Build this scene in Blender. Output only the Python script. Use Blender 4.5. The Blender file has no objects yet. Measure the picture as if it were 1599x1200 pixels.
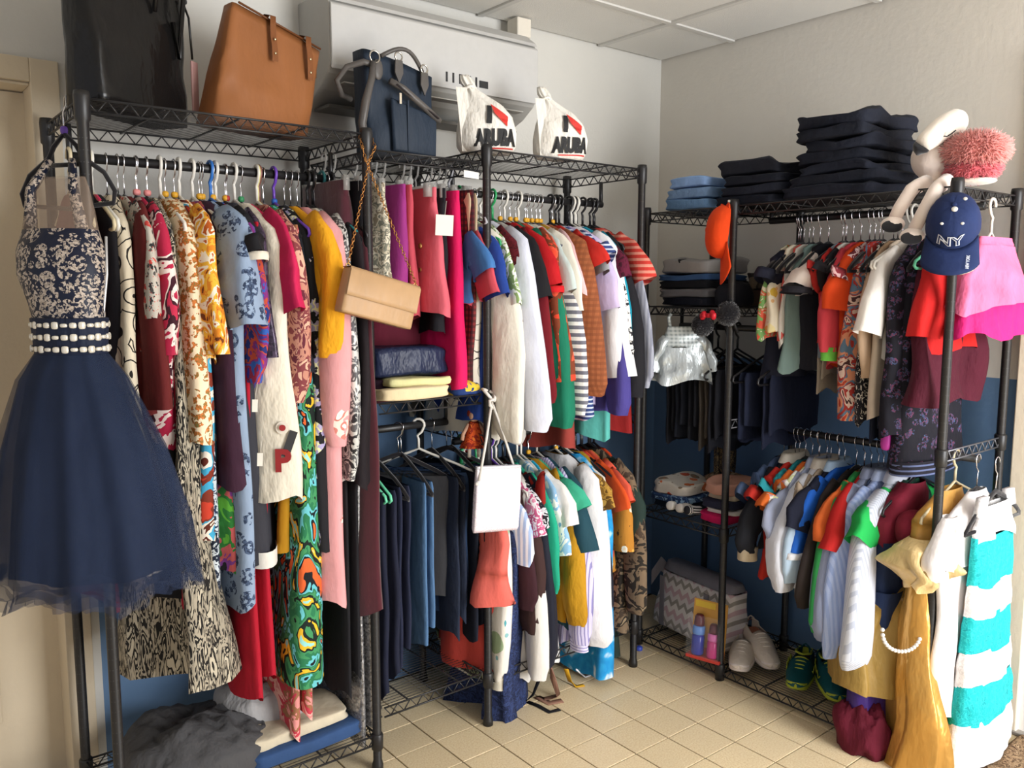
import bpy, math, random
from math import sin, cos, pi, sqrt
from mathutils import Vector, Matrix, noise

SC = bpy.context.scene
random.seed(11)
COL = SC.collection
# ------------------------------------------------------------------ camera
CAM = Vector((-2.787, -2.477, 1.385)); FPX = 1308.83; YAW = .8963; PIT = .1156; ROL = .0008
FW = Vector((cos(YAW)*cos(PIT), sin(YAW)*cos(PIT), -sin(PIT)))
_rt = Vector((sin(YAW), -cos(YAW), 0)); _up = _rt.cross(FW)
RT = cos(ROL)*_rt + sin(ROL)*_up; UP = -sin(ROL)*_rt + cos(ROL)*_up
cd = bpy.data.cameras.new('camera'); cam = bpy.data.objects.new('camera', cd); COL.objects.link(cam)
cd.sensor_width = 36; cd.sensor_fit = 'HORIZONTAL'; cd.lens = FPX/1599*36; cd.clip_start = .05
cam.matrix_world = Matrix(((RT.x, UP.x, -FW.x, CAM.x), (RT.y, UP.y, -FW.y, CAM.y), (RT.z, UP.z, -FW.z, CAM.z), (0, 0, 0, 1)))
SC.camera = cam
# ------------------------------------------------------------------ light
W = bpy.data.worlds.new('world'); SC.world = W; W.use_nodes = True
W.node_tree.nodes['Background'].inputs[0].default_value = (.92, .93, 1, 1)
W.node_tree.nodes['Background'].inputs[1].default_value = .38
def area(name, loc, rot, sx, sy, e, col):
    l = bpy.data.lights.new(name, 'AREA'); l.shape = 'RECTANGLE'; l.size = sx; l.size_y = sy; l.energy = e; l.color = col
    o = bpy.data.objects.new(name, l); COL.objects.link(o); o.location = loc; o.rotation_euler = rot; return o
# daylight through the shop front: glazing opposite the left wall, nearer the right-hand end
area('shop_window_daylight', (-.45, -4.0, 1.1), (pi/2-.16, 0, .06), 1.8, 2.0, 125, (.985, .99, 1))
SC.view_settings.view_transform = 'Standard'; SC.view_settings.look = 'None'
SC.view_settings.gamma = 1; SC.view_settings.use_curve_mapping = False
SC.view_settings.exposure = .62
SC.cycles.use_denoising = True
SC.cycles.max_bounces = 8

# ------------------------------------------------------------------ pixel -> point on a real plane
def ray(u, v): return FW + (u-799.5)/FPX*RT - (v-600)/FPX*UP
def onY(u, v, y): d = ray(u, v); return CAM + d*((y-CAM.y)/d.y)
def onX(u, v, x): d = ray(u, v); return CAM + d*((x-CAM.x)/d.x)
def onZ(u, v, z): d = ray(u, v); return CAM + d*((z-CAM.z)/d.z)
def z_at(x, y, v):
    d = Vector((x, y, 0)) - CAM; k = (600-v)/FPX
    return (k*d.dot(FW) - d.dot(UP))/(UP.z - k*FW.z)

# ------------------------------------------------------------------ materials
def lin(h):
    h = h.lstrip('#'); r = []
    for i in (0, 2, 4):
        c = int(h[i:i+2], 16)/255; r.append(c/12.92 if c <= .04045 else ((c+.055)/1.055)**2.4)
    return (*r, 1)
_mats = {}
class NT:
    def __init__(s, m): s.m = m; s.t = m.node_tree; s.n = s.t.nodes; s.b = s.n['Principled BSDF']
    def node(s, typ, ins=None, **kw):
        n = s.n.new(typ)
        for k, v in kw.items(): setattr(n, k, v)
        for k, v in (ins or {}).items(): s.put(n.inputs[k], v)
        return n
    def put(s, sock, v):
        if isinstance(v, bpy.types.NodeSocket): s.t.links.new(v, sock)
        else: sock.default_value = v
    def math(s, op, a, b=0.0, c=None):
        n = s.node('ShaderNodeMath', {0: a, 1: b}, operation=op)
        if c is not None: s.put(n.inputs[2], c)
        return n.outputs[0]
    def mix(s, f, a, b):
        n = s.node('ShaderNodeMix', {0: f, 6: a, 7: b}, data_type='RGBA'); return n.outputs[2]
    def coord(s, scale=(1, 1, 1), loc=(0, 0, 0), kind='Object'):
        tc = s.node('ShaderNodeTexCoord'); mp = s.node('ShaderNodeMapping', {0: tc.outputs[kind]})
        mp.inputs['Scale'].default_value = scale; mp.inputs['Location'].default_value = loc
        return mp.outputs[0]
    def noise(s, vec, scale, detail=3, dist=0.0, rough=.55):
        return s.node('ShaderNodeTexNoise', {'Vector': vec, 'Scale': scale, 'Detail': detail, 'Distortion': dist, 'Roughness': rough})
    def ramp(s, fac, stops, const=False):
        n = s.node('ShaderNodeValToRGB', {0: fac}); cr = n.color_ramp
        if const: cr.interpolation = 'CONSTANT'
        while len(cr.elements) < len(stops): cr.elements.new(.5)
        for e, (p, c) in zip(cr.elements, stops): e.position = p; e.color = c if not isinstance(c, str) else lin(c)
        return n.outputs[0]
def new_mat(name):
    m = bpy.data.materials.new(name); m.use_nodes = True; return m

def m(pat, *cs, s=30, k=.5, st=1.0, rough=.85, metal=0.0, bump=.35, wr=14, sheen=.0, alpha=None):
    """procedural cloth: pat = plain / hs / vs / sp (spots, flowers) / rp (patches) / tie / lin (line drawing) / ck / seq"""
    key = (pat, cs, s, k, st, rough, metal, bump, wr, sheen, alpha)
    if key in _mats: return _mats[key]
    mt = new_mat('cloth_'+pat); t = NT(mt); b = t.b
    v = t.coord((1, 1, st), (random.random()*3,)*3) if pat not in ('hs', 'vs') else t.coord()
    vz = t.coord((1, 1, .45))
    c1 = lin(cs[0]); col = None
    if pat == 'plain': col = c1
    elif pat in ('hs', 'vs', 'ck'):
        sep = t.node('ShaderNodeSeparateXYZ', {0: v}).outputs
        if pat == 'hs': w = sep[2]
        else: w = t.math('ADD', sep[0], t.math('MULTIPLY', sep[1], .3))
        f = t.math('LESS_THAN', t.math('FRACT', t.math('MULTIPLY', w, s)), k)
        col = t.mix(f, c1, lin(cs[1]))
        if pat == 'ck':
            f2 = t.math('LESS_THAN', t.math('FRACT', t.math('MULTIPLY', sep[2], s)), k)
            col = t.mix(t.math('MULTIPLY', f2, .6), col, lin(cs[-1]))
    elif pat == 'sp':
        wob = t.noise(v, s*1.5, 2); vv = t.node('ShaderNodeMix', {0: .02, 4: v, 5: wob.outputs['Color']}, data_type='VECTOR').outputs[1]
        vo = t.node('ShaderNodeTexVoronoi', {'Vector': vv, 'Scale': s, 'Randomness': .85})
        f = t.math('LESS_THAN', vo.outputs['Distance'], k)
        rnd = t.node('ShaderNodeSeparateColor', {0: vo.outputs['Color']}).outputs[0]
        fc = t.ramp(rnd, [(i/max(1, len(cs)-1), c) for i, c in enumerate(cs[1:])], True)
        inner = t.math('LESS_THAN', vo.outputs['Distance'], k*.4)
        fc = t.mix(t.math('MULTIPLY', inner, .45), fc, lin(cs[-1]))
        col = t.mix(f, c1, fc)
        v2 = t.node('ShaderNodeTexVoronoi', {'Vector': v, 'Scale': s*2.6})
        f2 = t.math('MULTIPLY', t.math('LESS_THAN', v2.outputs['Distance'], k*.55), t.math('LESS_THAN', vo.outputs['Distance'], k*1.5))
        col = t.mix(t.math('MULTIPLY', f2, .8), col, lin(cs[2 % len(cs)]))
    elif pat == 'sprig':
        vo = t.node('ShaderNodeTexVoronoi', {'Vector': v, 'Scale': s, 'Randomness': .7})
        fn = t.noise(v, s*4.2, 2); fm = t.math('LESS_THAN', vo.outputs['Distance'], k)
        f = t.math('MULTIPLY', fm, t.math('GREATER_THAN', fn.outputs[0], .49))
        n2 = t.noise(v, s*5.5, 1)
        fc = t.ramp(n2.outputs[0], [(.0, cs[1])]+[(.36+.28*i/max(1, len(cs)-2), c) for i, c in enumerate(cs[2:])], True)
        col = t.mix(f, c1, fc)
    elif pat in ('rp', 'tie'):
        n = t.noise(v, s, 2.5, 1.2 if pat == 'rp' else .3)
        f = t.node('ShaderNodeMapRange', {0: n.outputs[0], 1: .3, 2: .7}).outputs[0]
        col = t.ramp(f, [(i/len(cs) if pat == 'rp' else i/(len(cs)-1), c) for i, c in enumerate(cs)], pat == 'rp')
    elif pat == 'lin':
        vo = t.node('ShaderNodeTexVoronoi', {'Vector': v, 'Scale': s})
        d = t.math('FRACT', t.math('MULTIPLY', vo.outputs['Distance'], 3.2))
        f = t.math('LESS_THAN', d, k*.5)
        dot = t.math('LESS_THAN', vo.outputs['Distance'], .10)
        col = t.mix(t.math('MAXIMUM', f, dot), c1, lin(cs[1]))
    elif pat == 'seq':
        vo = t.node('ShaderNodeTexVoronoi', {'Vector': v, 'Scale': s})
        rnd = t.node('ShaderNodeSeparateColor', {0: vo.outputs['Color']}).outputs
        col = t.mix(rnd[0], c1, lin(cs[1 % len(cs)]))
        t.put(b.inputs['Roughness'], t.math('MULTIPLY_ADD', rnd[1], .35, .15)); metal = metal or .7
        bp = t.node('ShaderNodeBump', {'Height': rnd[2], 'Strength': .6, 'Distance': .004}); t.put(b.inputs['Normal'], bp.outputs[0])
    if pat not in ('seq',):
        # uneven dye and creases
        nz = t.noise(vz, wr, 4); var = t.node('ShaderNodeMapRange', {0: nz.outputs[0], 1: .25, 2: .75, 3: .86, 4: 1.1}).outputs[0]
        mul = t.node('ShaderNodeMix', {0: 1.0, 6: col, 7: t.node('ShaderNodeCombineColor', {0: var, 1: var, 2: var}).outputs[0]}, data_type='RGBA', blend_type='MULTIPLY')
        col = mul.outputs[2]
        bp = t.node('ShaderNodeBump', {'Height': nz.outputs[0], 'Strength': bump, 'Distance': .02}); t.put(b.inputs['Normal'], bp.outputs[0])
        b.inputs['Roughness'].default_value = rough
    t.put(b.inputs['Base Color'], col); b.inputs['Metallic'].default_value = metal
    b.inputs['Sheen Weight'].default_value = sheen
    b.inputs['Specular IOR Level'].default_value = .3
    if alpha is not None: b.inputs['Alpha'].default_value = alpha
    _mats[key] = mt; return mt
def P(c, rough=.5, metal=0.0, spec=.5, alpha=None, trans=0.0):
    key = ('P', c, rough, metal, spec, alpha, trans)
    if key in _mats: return _mats[key]
    mt = new_mat('surface'); t = NT(mt); b = t.b
    n = t.noise(t.coord(), 35, 3); var = t.node('ShaderNodeMapRange', {0: n.outputs[0], 1: .3, 2: .7, 3: .98, 4: 1.02}).outputs[0]
    mul = t.node('ShaderNodeMix', {0: 1.0, 6: lin(c), 7: t.node('ShaderNodeCombineColor', {0: var, 1: var, 2: var}).outputs[0]}, data_type='RGBA', blend_type='MULTIPLY')
    t.put(b.inputs['Base Color'], mul.outputs[2]); b.inputs['Roughness'].default_value = rough; b.inputs['Metallic'].default_value = metal
    b.inputs['Specular IOR Level'].default_value = spec; b.inputs['Transmission Weight'].default_value = trans
    if alpha is not None: b.inputs['Alpha'].default_value = alpha
    _mats[key] = mt; return mt

# ------------------------------------------------------------------ mesh building
class MB:
    def __init__(s): s.v = []; s.f = []
    def add(s, vs, fs):
        o = len(s.v); s.v += [tuple(p) for p in vs]; s.f += [tuple(i+o for i in f) for f in fs]; return s
    def loft(s, rings, cap0=False, cap1=False, closed=True):
        n = len(rings[0]); o = len(s.v); k = n if closed else n-1
        for r in rings: s.v += [tuple(p) for p in r]
        for j in range(len(rings)-1):
            for i in range(k):
                a = o+j*n+i; b = o+j*n+(i+1) % n; s.f.append((a, b, b+n, a+n))
        if cap0: s.f.append(tuple(o+i for i in range(n))[::-1])
        if cap1: s.f.append(tuple(o+(len(rings)-1)*n+i for i in range(n)))
        return s
    def tube(s, pts, r, n=6, cap=True, closed=False):
        pts = [Vector(p) for p in pts]; rings = []; L = len(pts); ref = None
        for i, p in enumerate(pts):
            if closed: t = pts[(i+1) % L]-pts[i-1]
            else: t = pts[min(i+1, L-1)]-pts[max(i-1, 0)]
            if t.length < 1e-9: t = Vector((0, 0, 1))
            t.normalize()
            if ref is None: ref = t.orthogonal().normalized()
            ref = (ref - t*ref.dot(t)); ref = ref.normalized() if ref.length > 1e-6 else t.orthogonal().normalized()
            q = t.cross(ref); rr = r[i] if isinstance(r, (list, tuple)) else r
            rings.append([p+(ref*cos(2*pi*k/n)+q*sin(2*pi*k/n))*rr for k in range(n)])
        if closed: rings.append(rings[0]); return s.loft(rings)
        return s.loft(rings, cap, cap)
    def box(s, x0, x1, y0, y1, z0, z1):
        vs = [(x, y, z) for x in (x0, x1) for y in (y0, y1) for z in (z0, z1)]
        return s.add(vs, [(0, 1, 3, 2), (4, 6, 7, 5), (0, 4, 5, 1), (2, 3, 7, 6), (0, 2, 6, 4), (1, 5, 7, 3)])
    def bar(s, a, b, r):
        return s.tube([a, b], r, 4)
    def lathe(s, prof, n=16, c=(0, 0, 0), cap=True):
        return s.loft([[(c[0]+r*cos(2*pi*k/n), c[1]+r*sin(2*pi*k/n), c[2]+z) for k in range(n)] for r, z in prof], cap, cap)
    def sq(s, c, a, b, h, e=.4, nu=24, nv=12, fn=None):
        """superellipsoid; fn(p,dirvec) may move each point"""
        def pw(x): return math.copysign(abs(x)**e, x)
        rings = []
        for j in range(nv+1):
            ph = -pi/2+pi*(j/nv); r = []
            for i in range(nu):
                th = 2*pi*i/nu
                p = Vector((a*pw(cos(ph))*pw(cos(th)), b*pw(cos(ph))*pw(sin(th)), h*pw(sin(ph))))
                if fn: p = fn(p)
                r.append(p+Vector(c))
            rings.append(r)
        return s.loft(rings, True, True)
    def build(s, name, mat, parent=None, smooth=True, loc=None, rot=None, mats=None, bevel=0):
        me = bpy.data.meshes.new(name); me.from_pydata(s.v, [], s.f); me.update()
        if smooth: me.polygons.foreach_set('use_smooth', [True]*len(me.polygons))
        for q in (mats or [mat]): me.materials.append(q)
        o = bpy.data.objects.new(name, me); COL.objects.link(o)
        if parent: o.parent = parent
        if loc: o.location = loc
        if rot: o.rotation_euler = rot
        if bevel:
            bv = o.modifiers.new('bevel', 'BEVEL'); bv.width = bevel; bv.segments = 2; bv.limit_method = 'ANGLE'
        return o
def tag(o, label=None, cat=None, group=None, kind=None):
    if label: o['label'] = label
    if cat: o['category'] = cat
    if group: o['group'] = group
    if kind: o['kind'] = kind
    return o
def empty(name, loc, rz=0, label=None, cat=None, group=None, rot=None):
    o = bpy.data.objects.new(name, None); o.empty_display_size = .05; COL.objects.link(o); o.location = loc
    o.rotation_euler = rot or (0, 0, rz); return tag(o, label, cat, group)
def copy_tree(o, parent=None):
    c = o.copy(); COL.objects.link(c); c.parent = parent
    for ch in list(o.children): copy_tree(ch, c)
    return c
def text_faces(txt, size, bold=0.0, font_shear=0):
    cu = bpy.data.curves.new('lettering', 'FONT'); cu.body = txt; cu.size = size; cu.offset = bold; cu.resolution_u = 3; cu.shear = font_shear
    o = bpy.data.objects.new('lettering', cu); COL.objects.link(o)
    dg = bpy.context.evaluated_depsgraph_get(); me = bpy.data.meshes.new_from_object(o.evaluated_get(dg))
    vs = [v.co.copy() for v in me.vertices]; fs = [tuple(p.vertices) for p in me.polygons]
    bpy.data.objects.remove(o); bpy.data.curves.remove(cu); bpy.data.meshes.remove(me)
    return vs, fs
def lerp(a, b, t): return a+(b-a)*t
# ------------------------------------------------------------------ the room
CEIL = 2.332
def wall_paint(name, up, low=None, zd=1.1, xmin=None, rough=.75, tex=60, st=.25):
    mt = new_mat(name); t = NT(mt)
    g = t.node('ShaderNodeNewGeometry').outputs['Position']; sep = t.node('ShaderNodeSeparateXYZ', {0: g}).outputs
    n = t.noise(g, 2.2, 3); var = t.node('ShaderNodeMapRange', {0: n.outputs[0], 1: .3, 2: .7, 3: .97, 4: 1.03}).outputs[0]
    col = lin(up)
    if low:
        f = t.math('LESS_THAN', sep[2], zd)
        if xmin is not None: f = t.math('MULTIPLY', f, t.math('GREATER_THAN', sep[0], xmin))
        col = t.mix(f, lin(up), lin(low))
    col = t.node('ShaderNodeMix', {0: 1.0, 6: col, 7: t.node('ShaderNodeCombineColor', {0: var, 1: var, 2: var}).outputs[0]}, data_type='RGBA', blend_type='MULTIPLY').outputs[2]
    t.put(t.b.inputs['Base Color'], col); t.b.inputs['Roughness'].default_value = rough
    nb = t.noise(g, tex, 4); t.put(t.b.inputs['Normal'], t.node('ShaderNodeBump', {'Height': nb.outputs[0], 'Strength': st, 'Distance': .004}).outputs[0])
    return mt
PA = wall_paint('paint_left_wall', '#cfcdc6', '#5d7c9f', 1.105, -2.282)
PB = wall_paint('paint_right_wall', '#d6d1c7', '#5d7c9f', 1.105, tex=45, st=.3)
PC = wall_paint('paint_cream', '#cfc0a6')
GROUT = wall_paint('grout', '#463f37', rough=.9)
def struct(o): o['kind'] = 'structure'; return o

# floor: grout bed with every visible tile laid on it
fl = struct(MB().box(-4.4, .4, -4.5, .1, -.1, -.004).build('floor', GROUT, smooth=False))
def tile_mat():
    mt = new_mat('glazed_beige_tile'); t = NT(mt)
    g = t.node('ShaderNodeNewGeometry').outputs['Position']
    rnd = t.node('ShaderNodeObjectInfo').outputs['Random']
    sp = t.noise(g, 190, 2, rough=.7); big = t.noise(g, 5, 3)
    c = t.ramp(sp.outputs[0], [(.3, '#dac194'), (.5, '#ebd5ac'), (.7, '#f4e5c4')])
    c = t.mix(t.node('ShaderNodeMapRange', {0: big.outputs[0], 1: .35, 2: .75, 3: 0., 4: .35}).outputs[0], c, lin('#dfcba8'))
    v = t.math('MULTIPLY_ADD', rnd, .10, .95)
    c = t.node('ShaderNodeMix', {0: 1.0, 6: c, 7: t.node('ShaderNodeCombineColor', {0: v, 1: v, 2: v}).outputs[0]}, data_type='RGBA', blend_type='MULTIPLY').outputs[2]
    t.put(t.b.inputs['Base Color'], c); t.b.inputs['Roughness'].default_value = .42
    t.put(t.b.inputs['Normal'], t.node('ShaderNodeBump', {'Height': big.outputs[0], 'Strength': .15, 'Distance': .01}).outputs[0])
    return mt
TI, TJ, TS = -.882, -.725, .1428
h = TS/2-.0021
tm = MB().loft([[(-h, -h, -.006), (h, -h, -.006), (h, h, -.006), (-h, h, -.006)], [(-h, -h, -.0008), (h, -h, -.0008), (h, h, -.0008), (-h, h, -.0008)],
                [(-h+.0006, -h+.0006, 0), (h-.0006, -h+.0006, 0), (h-.0006, h-.0006, 0), (-h+.0006, h-.0006, 0)]], False, True)
t0 = None
for i in range(-11, 7):
    for j in range(-5, 6):
        x = TI+(i+.5)*TS; y = TJ-(j+.5)*TS
        if x > .07: continue
        if t0 is None: t0 = tm.build('floor_tile', tile_mat(), fl, smooth=False); o = t0
        else: o = t0.copy(); COL.objects.link(o)
        o.location = (x, y, random.uniform(-.0003, .0003)); o.rotation_euler = (random.uniform(-.001, .001), random.uniform(-.001, .001), 0)
# the same tiling goes on beyond the nearest tiles, joined because it lies outside the picture
far = MB()
for i in range(-24, 7):
    for j in range(-5, 26):
        x = TI+(i+.5)*TS; y = TJ-(j+.5)*TS
        if x > .07 or (i >= -11 and j <= 5) or x < -4.3 or y < -4.4: continue
        far.add([(x-h, y-h, 0), (x+h, y-h, 0), (x+h, y+h, 0), (x-h, y+h, 0), (x-h, y-h, -.005), (x+h, y-h, -.005), (x+h, y+h, -.005), (x-h, y+h, -.005)], [(0, 1, 2, 3), (0, 4, 5, 1), (1, 5, 6, 2), (2, 6, 7, 3), (3, 7, 4, 0)])
tag(far.build('far_floor_tiles', t0.data.materials[0], fl, smooth=False), kind='stuff')
# left wall with the cream door, right wall up to the white door frame
wa = struct(MB().box(-2.368, 0, 0, .12, 0, 2.36).box(-3.25, -2.368, 0, .12, 1.896, 2.36).box(-4.4, -3.25, 0, .12, 0, 2.36).build('wall_left', PA, smooth=False))
wb = struct(MB().box(0, .12, -1.47, .12, 0, 2.36).box(0, .12, -2.5, -1.47, 2.06, 2.36).box(0, .12, -4.5, -2.5, 0, 2.36).build('wall_right', PB, smooth=False))
d1 = struct(MB().box(-3.25, -2.372, .085, .11, .0, 1.885).build('door_1', PC, smooth=False))
MB().box(-3.1, -2.52, .079, .0845, .2, .85).build('lower_panel', PC, d1, smooth=False, bevel=.004)
MB().box(-3.1, -2.52, .079, .0845, 1.0, 1.75).build('upper_panel', PC, d1, smooth=False, bevel=.004)
struct(MB().box(-2.372, -2.306, -.018, .0, 0, 1.955).box(-3.31, -3.25, -.018, 0, 0, 1.955).box(-3.25, -2.372, -.018, 0, 1.897, 1.955).box(-2.3725, -2.3675, -.004, .119, 0, 1.9).box(-3.25, -2.3725, -.004, .119, 1.889, 1.8965).build('trim_1', PC, smooth=False, bevel=.004))
PW = wall_paint('paint_white_door', '#eae6e4')
d2 = struct(MB().box(-.004, .03, -2.42, -1.53, .012, 2.0).build('door_2', PW, smooth=False))
MB().box(-.010, -.0045, -2.32, -1.64, .2, .95).build('lower_panel', PW, d2, smooth=False, bevel=.004)
MB().box(-.010, -.0045, -2.32, -1.64, 1.1, 1.85).build('upper_panel', PW, d2, smooth=False, bevel=.004)
struct(MB().box(-.022, .05, -1.53, -1.462, 0, 2.06).box(-.022, .05, -2.5, -2.42, 0, 2.06).box(-.022, .05, -2.42, -1.53, 2.0, 2.06).build('trim_2', wall_paint('paint_cream_frame', '#eee2cc'), smooth=False, bevel=.004))
struct(MB().box(-.03, .03, -2.42, -1.46, 0, .012).build('trim_3', P('#8f8a84', .5), smooth=False, bevel=.003))

# suspended ceiling: slab above, grid bars and every panel
PT = wall_paint('ceiling_panel_paint', '#dcdad4', tex=220, st=.35)
ce = struct(MB().box(-4.4, .12, -4.5, .12, 2.36, 2.42).build('ceiling', P('#4b4945', .9), smooth=False))
gx = [.0]+[-.372-.588*i for i in range(0, 8)]; gy = [0]+[-.372-.588*i for i in range(0, 7)]
bars = MB()
for x in gx[1:]: bars.box(x-.011, x+.011, gy[-1], -.012, CEIL-.006, CEIL+.012)
for y in gy[1:]: bars.box(gx[-1], -.012, y-.011, y+.011, CEIL-.0055, CEIL+.0115)
bars.build('grid_bars', P('#cdcbc6', .6), ce, smooth=False)
for a in range(len(gx)-1):
    for b in range(len(gy)-1):
        x1, x0 = gx[a]-.012, gx[a+1]+.012; y1, y0 = gy[b]-.012, gy[b+1]+.012
        MB().box(x0, x1, y0, y1, CEIL, CEIL+.02).build('ceiling_panel', PT, ce, smooth=False, bevel=.003)

# air conditioner on the left wall
ac = empty('air_conditioner', (-1.25, 0, 2.0), 0, 'long white wall air conditioner under the ceiling with small display', 'air conditioner')
ACW = P('#bfbebb', .4); x0, x1 = -.387, .39
def prof(x, pr): return [(x, y, z) for y, z in pr]
pr = [(0, .235), (-.15, .235), (-.185, .215), (-.2, .19), (-.2, .02), (-.185, 0), (-.13, -.035), (-.02, -.075), (0, -.075)]
body = MB(); body.loft([prof(x0, pr), prof(x1, pr)], True, True, True).build('casing', P('#aeaca6', .5), ac, smooth=False, bevel=.004)
fp = [(-.201, .19), (-.201, .012), (-.208, .008), (-.211, .02), (-.211, .185), (-.205, .193)]
MB().loft([prof(x0+.002, fp), prof(x1-.002, fp)], True, True).build('front_panel', ACW, ac, smooth=False, bevel=.003)
MB().loft([prof(x0+.004, [(-.14, .237), (-.19, .217), (-.207, .197), (-.2, .21), (-.15, .245)]), prof(x1-.004, [(-.14, .237), (-.19, .217), (-.207, .197), (-.2, .21), (-.15, .245)])], True, True).build('top_panel', ACW, ac, smooth=False)
MB().box(x0+.05, x1-.05, -.19, -.135, -.022, -.018).build('air_louvre', P('#b8b6b0', .5), ac, smooth=False, rot=(0, 0, 0))
MB().box(x0+.03, x1-.03, -.13, -.03, -.083, -.074).build('intake_grille', P('#5d5a55', .6), ac, smooth=False)
BK = P('#25262a', .3)
for (dx, w, hh) in ((.02, .006, .03), (.045, .006, .03), (.085, .034, .03), (.11, .006, .03), (.135, .006, .03), (.165, .034, .022)):
    MB().box(-.01+dx-w/2, -.01+dx+w/2, -.2135, -.2105, .028, .028+hh).build('indicator' if w < .02 else 'display', BK, ac, smooth=False)
tag(MB().box(-.862, -.80, -.10, -.04, 2.262, 2.326).build('sensor_box', P('#ddd6c8', .5), smooth=False, bevel=.004), 'small cream plastic box on top of the air conditioner by the ceiling', 'sensor')

# door mat at the right edge
mb = MB(); nx, ny = 60, 50; rg = []
for j in range(ny+1):
    row = []
    for i in range(nx+1):
        p = Vector((-.8+.78*i/nx, -2.15+.61*j/ny, 0)); e = min(i, nx-i, j, ny-j)
        p.z = .003 if e == 0 else .013+.004*noise.noise(p*40)+random.uniform(0, .002); row.append(p)
    rg.append(row)
mb.loft(rg, closed=False)
tag(mb.build('door_mat', m('rp', '#4a3626', '#7a5f45', '#9c8163', '#5d4632', '#b59b7b', s=42, rough=.95)), 'brown mottled coir door mat on the tiles at the lower right edge', 'mat')

# ------------------------------------------------------------------ wire shelving
BLKM = P('#1d1c1d', .42, .0, .5); WIRE = P('#232223', .45)
def truss(mb, a, b, h=.028, r=.0024, pitch=.042):
    a = Vector(a); b = Vector(b); d = b-a; L = d.length; dn = Vector((0, 0, -h))
    mb.bar(a, b, r*1.2); mb.bar(a+dn, b+dn, r*1.2)
    n = max(2, int(L/pitch)); 
    for i in range(n):
        p = a+d*(i/n); q = a+d*((i+.5)/n); s = a+d*((i+1)/n)
        mb.bar(p, q+dn, r*.8); mb.bar(q+dn, s, r*.8)
def wire_shelf(parent, x0, x1, y0, y1, z, along, name='wire_shelf', ins=.006):
    """a wire deck: its frame (part) and its deck wires (sub-part)"""
    fr = MB()
    truss(fr, (x0+ins, y0, z), (x1-ins, y0, z)); truss(fr, (x0+ins, y1, z), (x1-ins, y1, z))
    truss(fr, (x0, y0+ins, z), (x0, y1-ins, z)); truss(fr, (x1, y0+ins, z), (x1, y1-ins, z))
    o = fr.build(name, WIRE, parent)
    dk = MB(); pit = .0152
    if along == 'X':
        n = int((y1-y0)/pit)
        for i in range(1, n): y = y0+(y1-y0)*i/n; dk.bar((x0, y, z), (x1, y, z), .0009)
        for k in range(1, 4): x = x0+(x1-x0)*k/4; dk.bar((x, y0, z-.004), (x, y1, z-.004), .0028)
    else:
        n = int((x1-x0)/pit)
        for i in range(1, n): x = x0+(x1-x0)*i/n; dk.bar((x, y0, z), (x, y1, z), .0009)
        for k in range(1, 4): y = y0+(y1-y0)*k/4; dk.bar((x0, y, z-.004), (x1, y, z-.004), .0028)
    dk.build('deck_wires', WIRE, o); return o
def post(parent, x, y, h, collars=()):
    o = MB().lathe([(.016, 0), (.016, .018), (.0125, .03), (.0125, h-.065), (.0165, h-.06), (.0175, h-.012), (.0155, h)], 14, (x, y, 0)).build('post', BLKM, parent)
    for z in collars: MB().lathe([(.0128, z-.04), (.0165, z-.036), (.0175, z+.006), (.0155, z+.010), (.0128, z+.011)], 14, (x, y, 0), False).build('shelf_clip', BLKM, o)
    g = MB()
    for k in range(int((h-.12)/.0254)): g.lathe([(.01245, -.0012), (.01275, 0), (.01245, .0012)], 10, (x, y, .05+k*.0254), False)
    tag(g.build('notch_rings', P('#3a393a', .4), o), kind='stuff'); return o
def hang_rod(parent, a, b, shelf_z, brackets=True, r=.0115):
    a = Vector(a); b = Vector(b)
    o = MB().tube([a, b], r, 12).build('hanging_rod', BLKM, parent)
    if brackets:
        for p in (a, b):
            d = (b-a).normalized(); q = p+d*(.004 if p == a else -.004)
            MB().tube([(q.x, q.y, shelf_z), (q.x, q.y, q.z-.008)], .007, 8).build('rod_bracket', BLKM, o)
    return o
YF, YR = -.458, -.077
X1, X2, X3, X4 = -2.351, -1.6675, -1.2687, -.6016
r1 = empty('wire_shelving_rack', (X1, YF, 0), 0, 'black wire shelving rack at far left carrying two leather bags', 'shelving rack', None)
r3 = empty('wire_shelving_rack', (X3, YF, 0), 0, 'black wire shelving rack in the room corner carrying two white totes', 'shelving rack', None)
r4 = empty('wire_shelving_rack', (-.44, -.7, 0), 0, 'black wire shelving rack along the right wall carrying jeans and flamingo', 'shelving rack', None)
r2 = empty('wire_shelf_bridge', (X2, YF, 0), 0, 'narrow black wire shelf unit clipped between the two left racks under navy bag', 'shelving rack')
def rel(root):   # parts are written in world coordinates under an Empty at the rack's base
    for c in root.children: c.location = Vector(c.location)-root.location
for x in (X1, X2):
    for y in (YF, YR): post(r1, x, y, 1.8, (.10,))
wire_shelf(r1, X1, X2, YF, YR, 1.786, 'X'); wire_shelf(r1, X1, X2, YF, YR, .105, 'X')
hang_rod(r1, (X1+.005, -.268, 1.686), (X2-.005, -.268, 1.686), 1.76); rel(r1)
for x in (X3, X4):
    for y in (YF, YR): post(r3, x, y, 1.8, (.165,))
wire_shelf(r3, X3, X4, YF, YR, 1.786, 'X'); wire_shelf(r3, X3, X4, YF, YR, .165, 'X')
hang_rod(r3, (X3+.005, -.268, 1.68), (X4-.005, -.268, 1.68), 1.76)
hang_rod(r3, (X3+.005, -.268, .885), (X4-.005, -.268, .885), .9, False)
for x in (X3, X4):
    tr = MB(); truss(tr, (x, YF, .93), (x, YR, .93)); tr.build('side_truss', WIRE, r3)
rel(r3)
xa, xb = X2+.019, X3-.019
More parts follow.
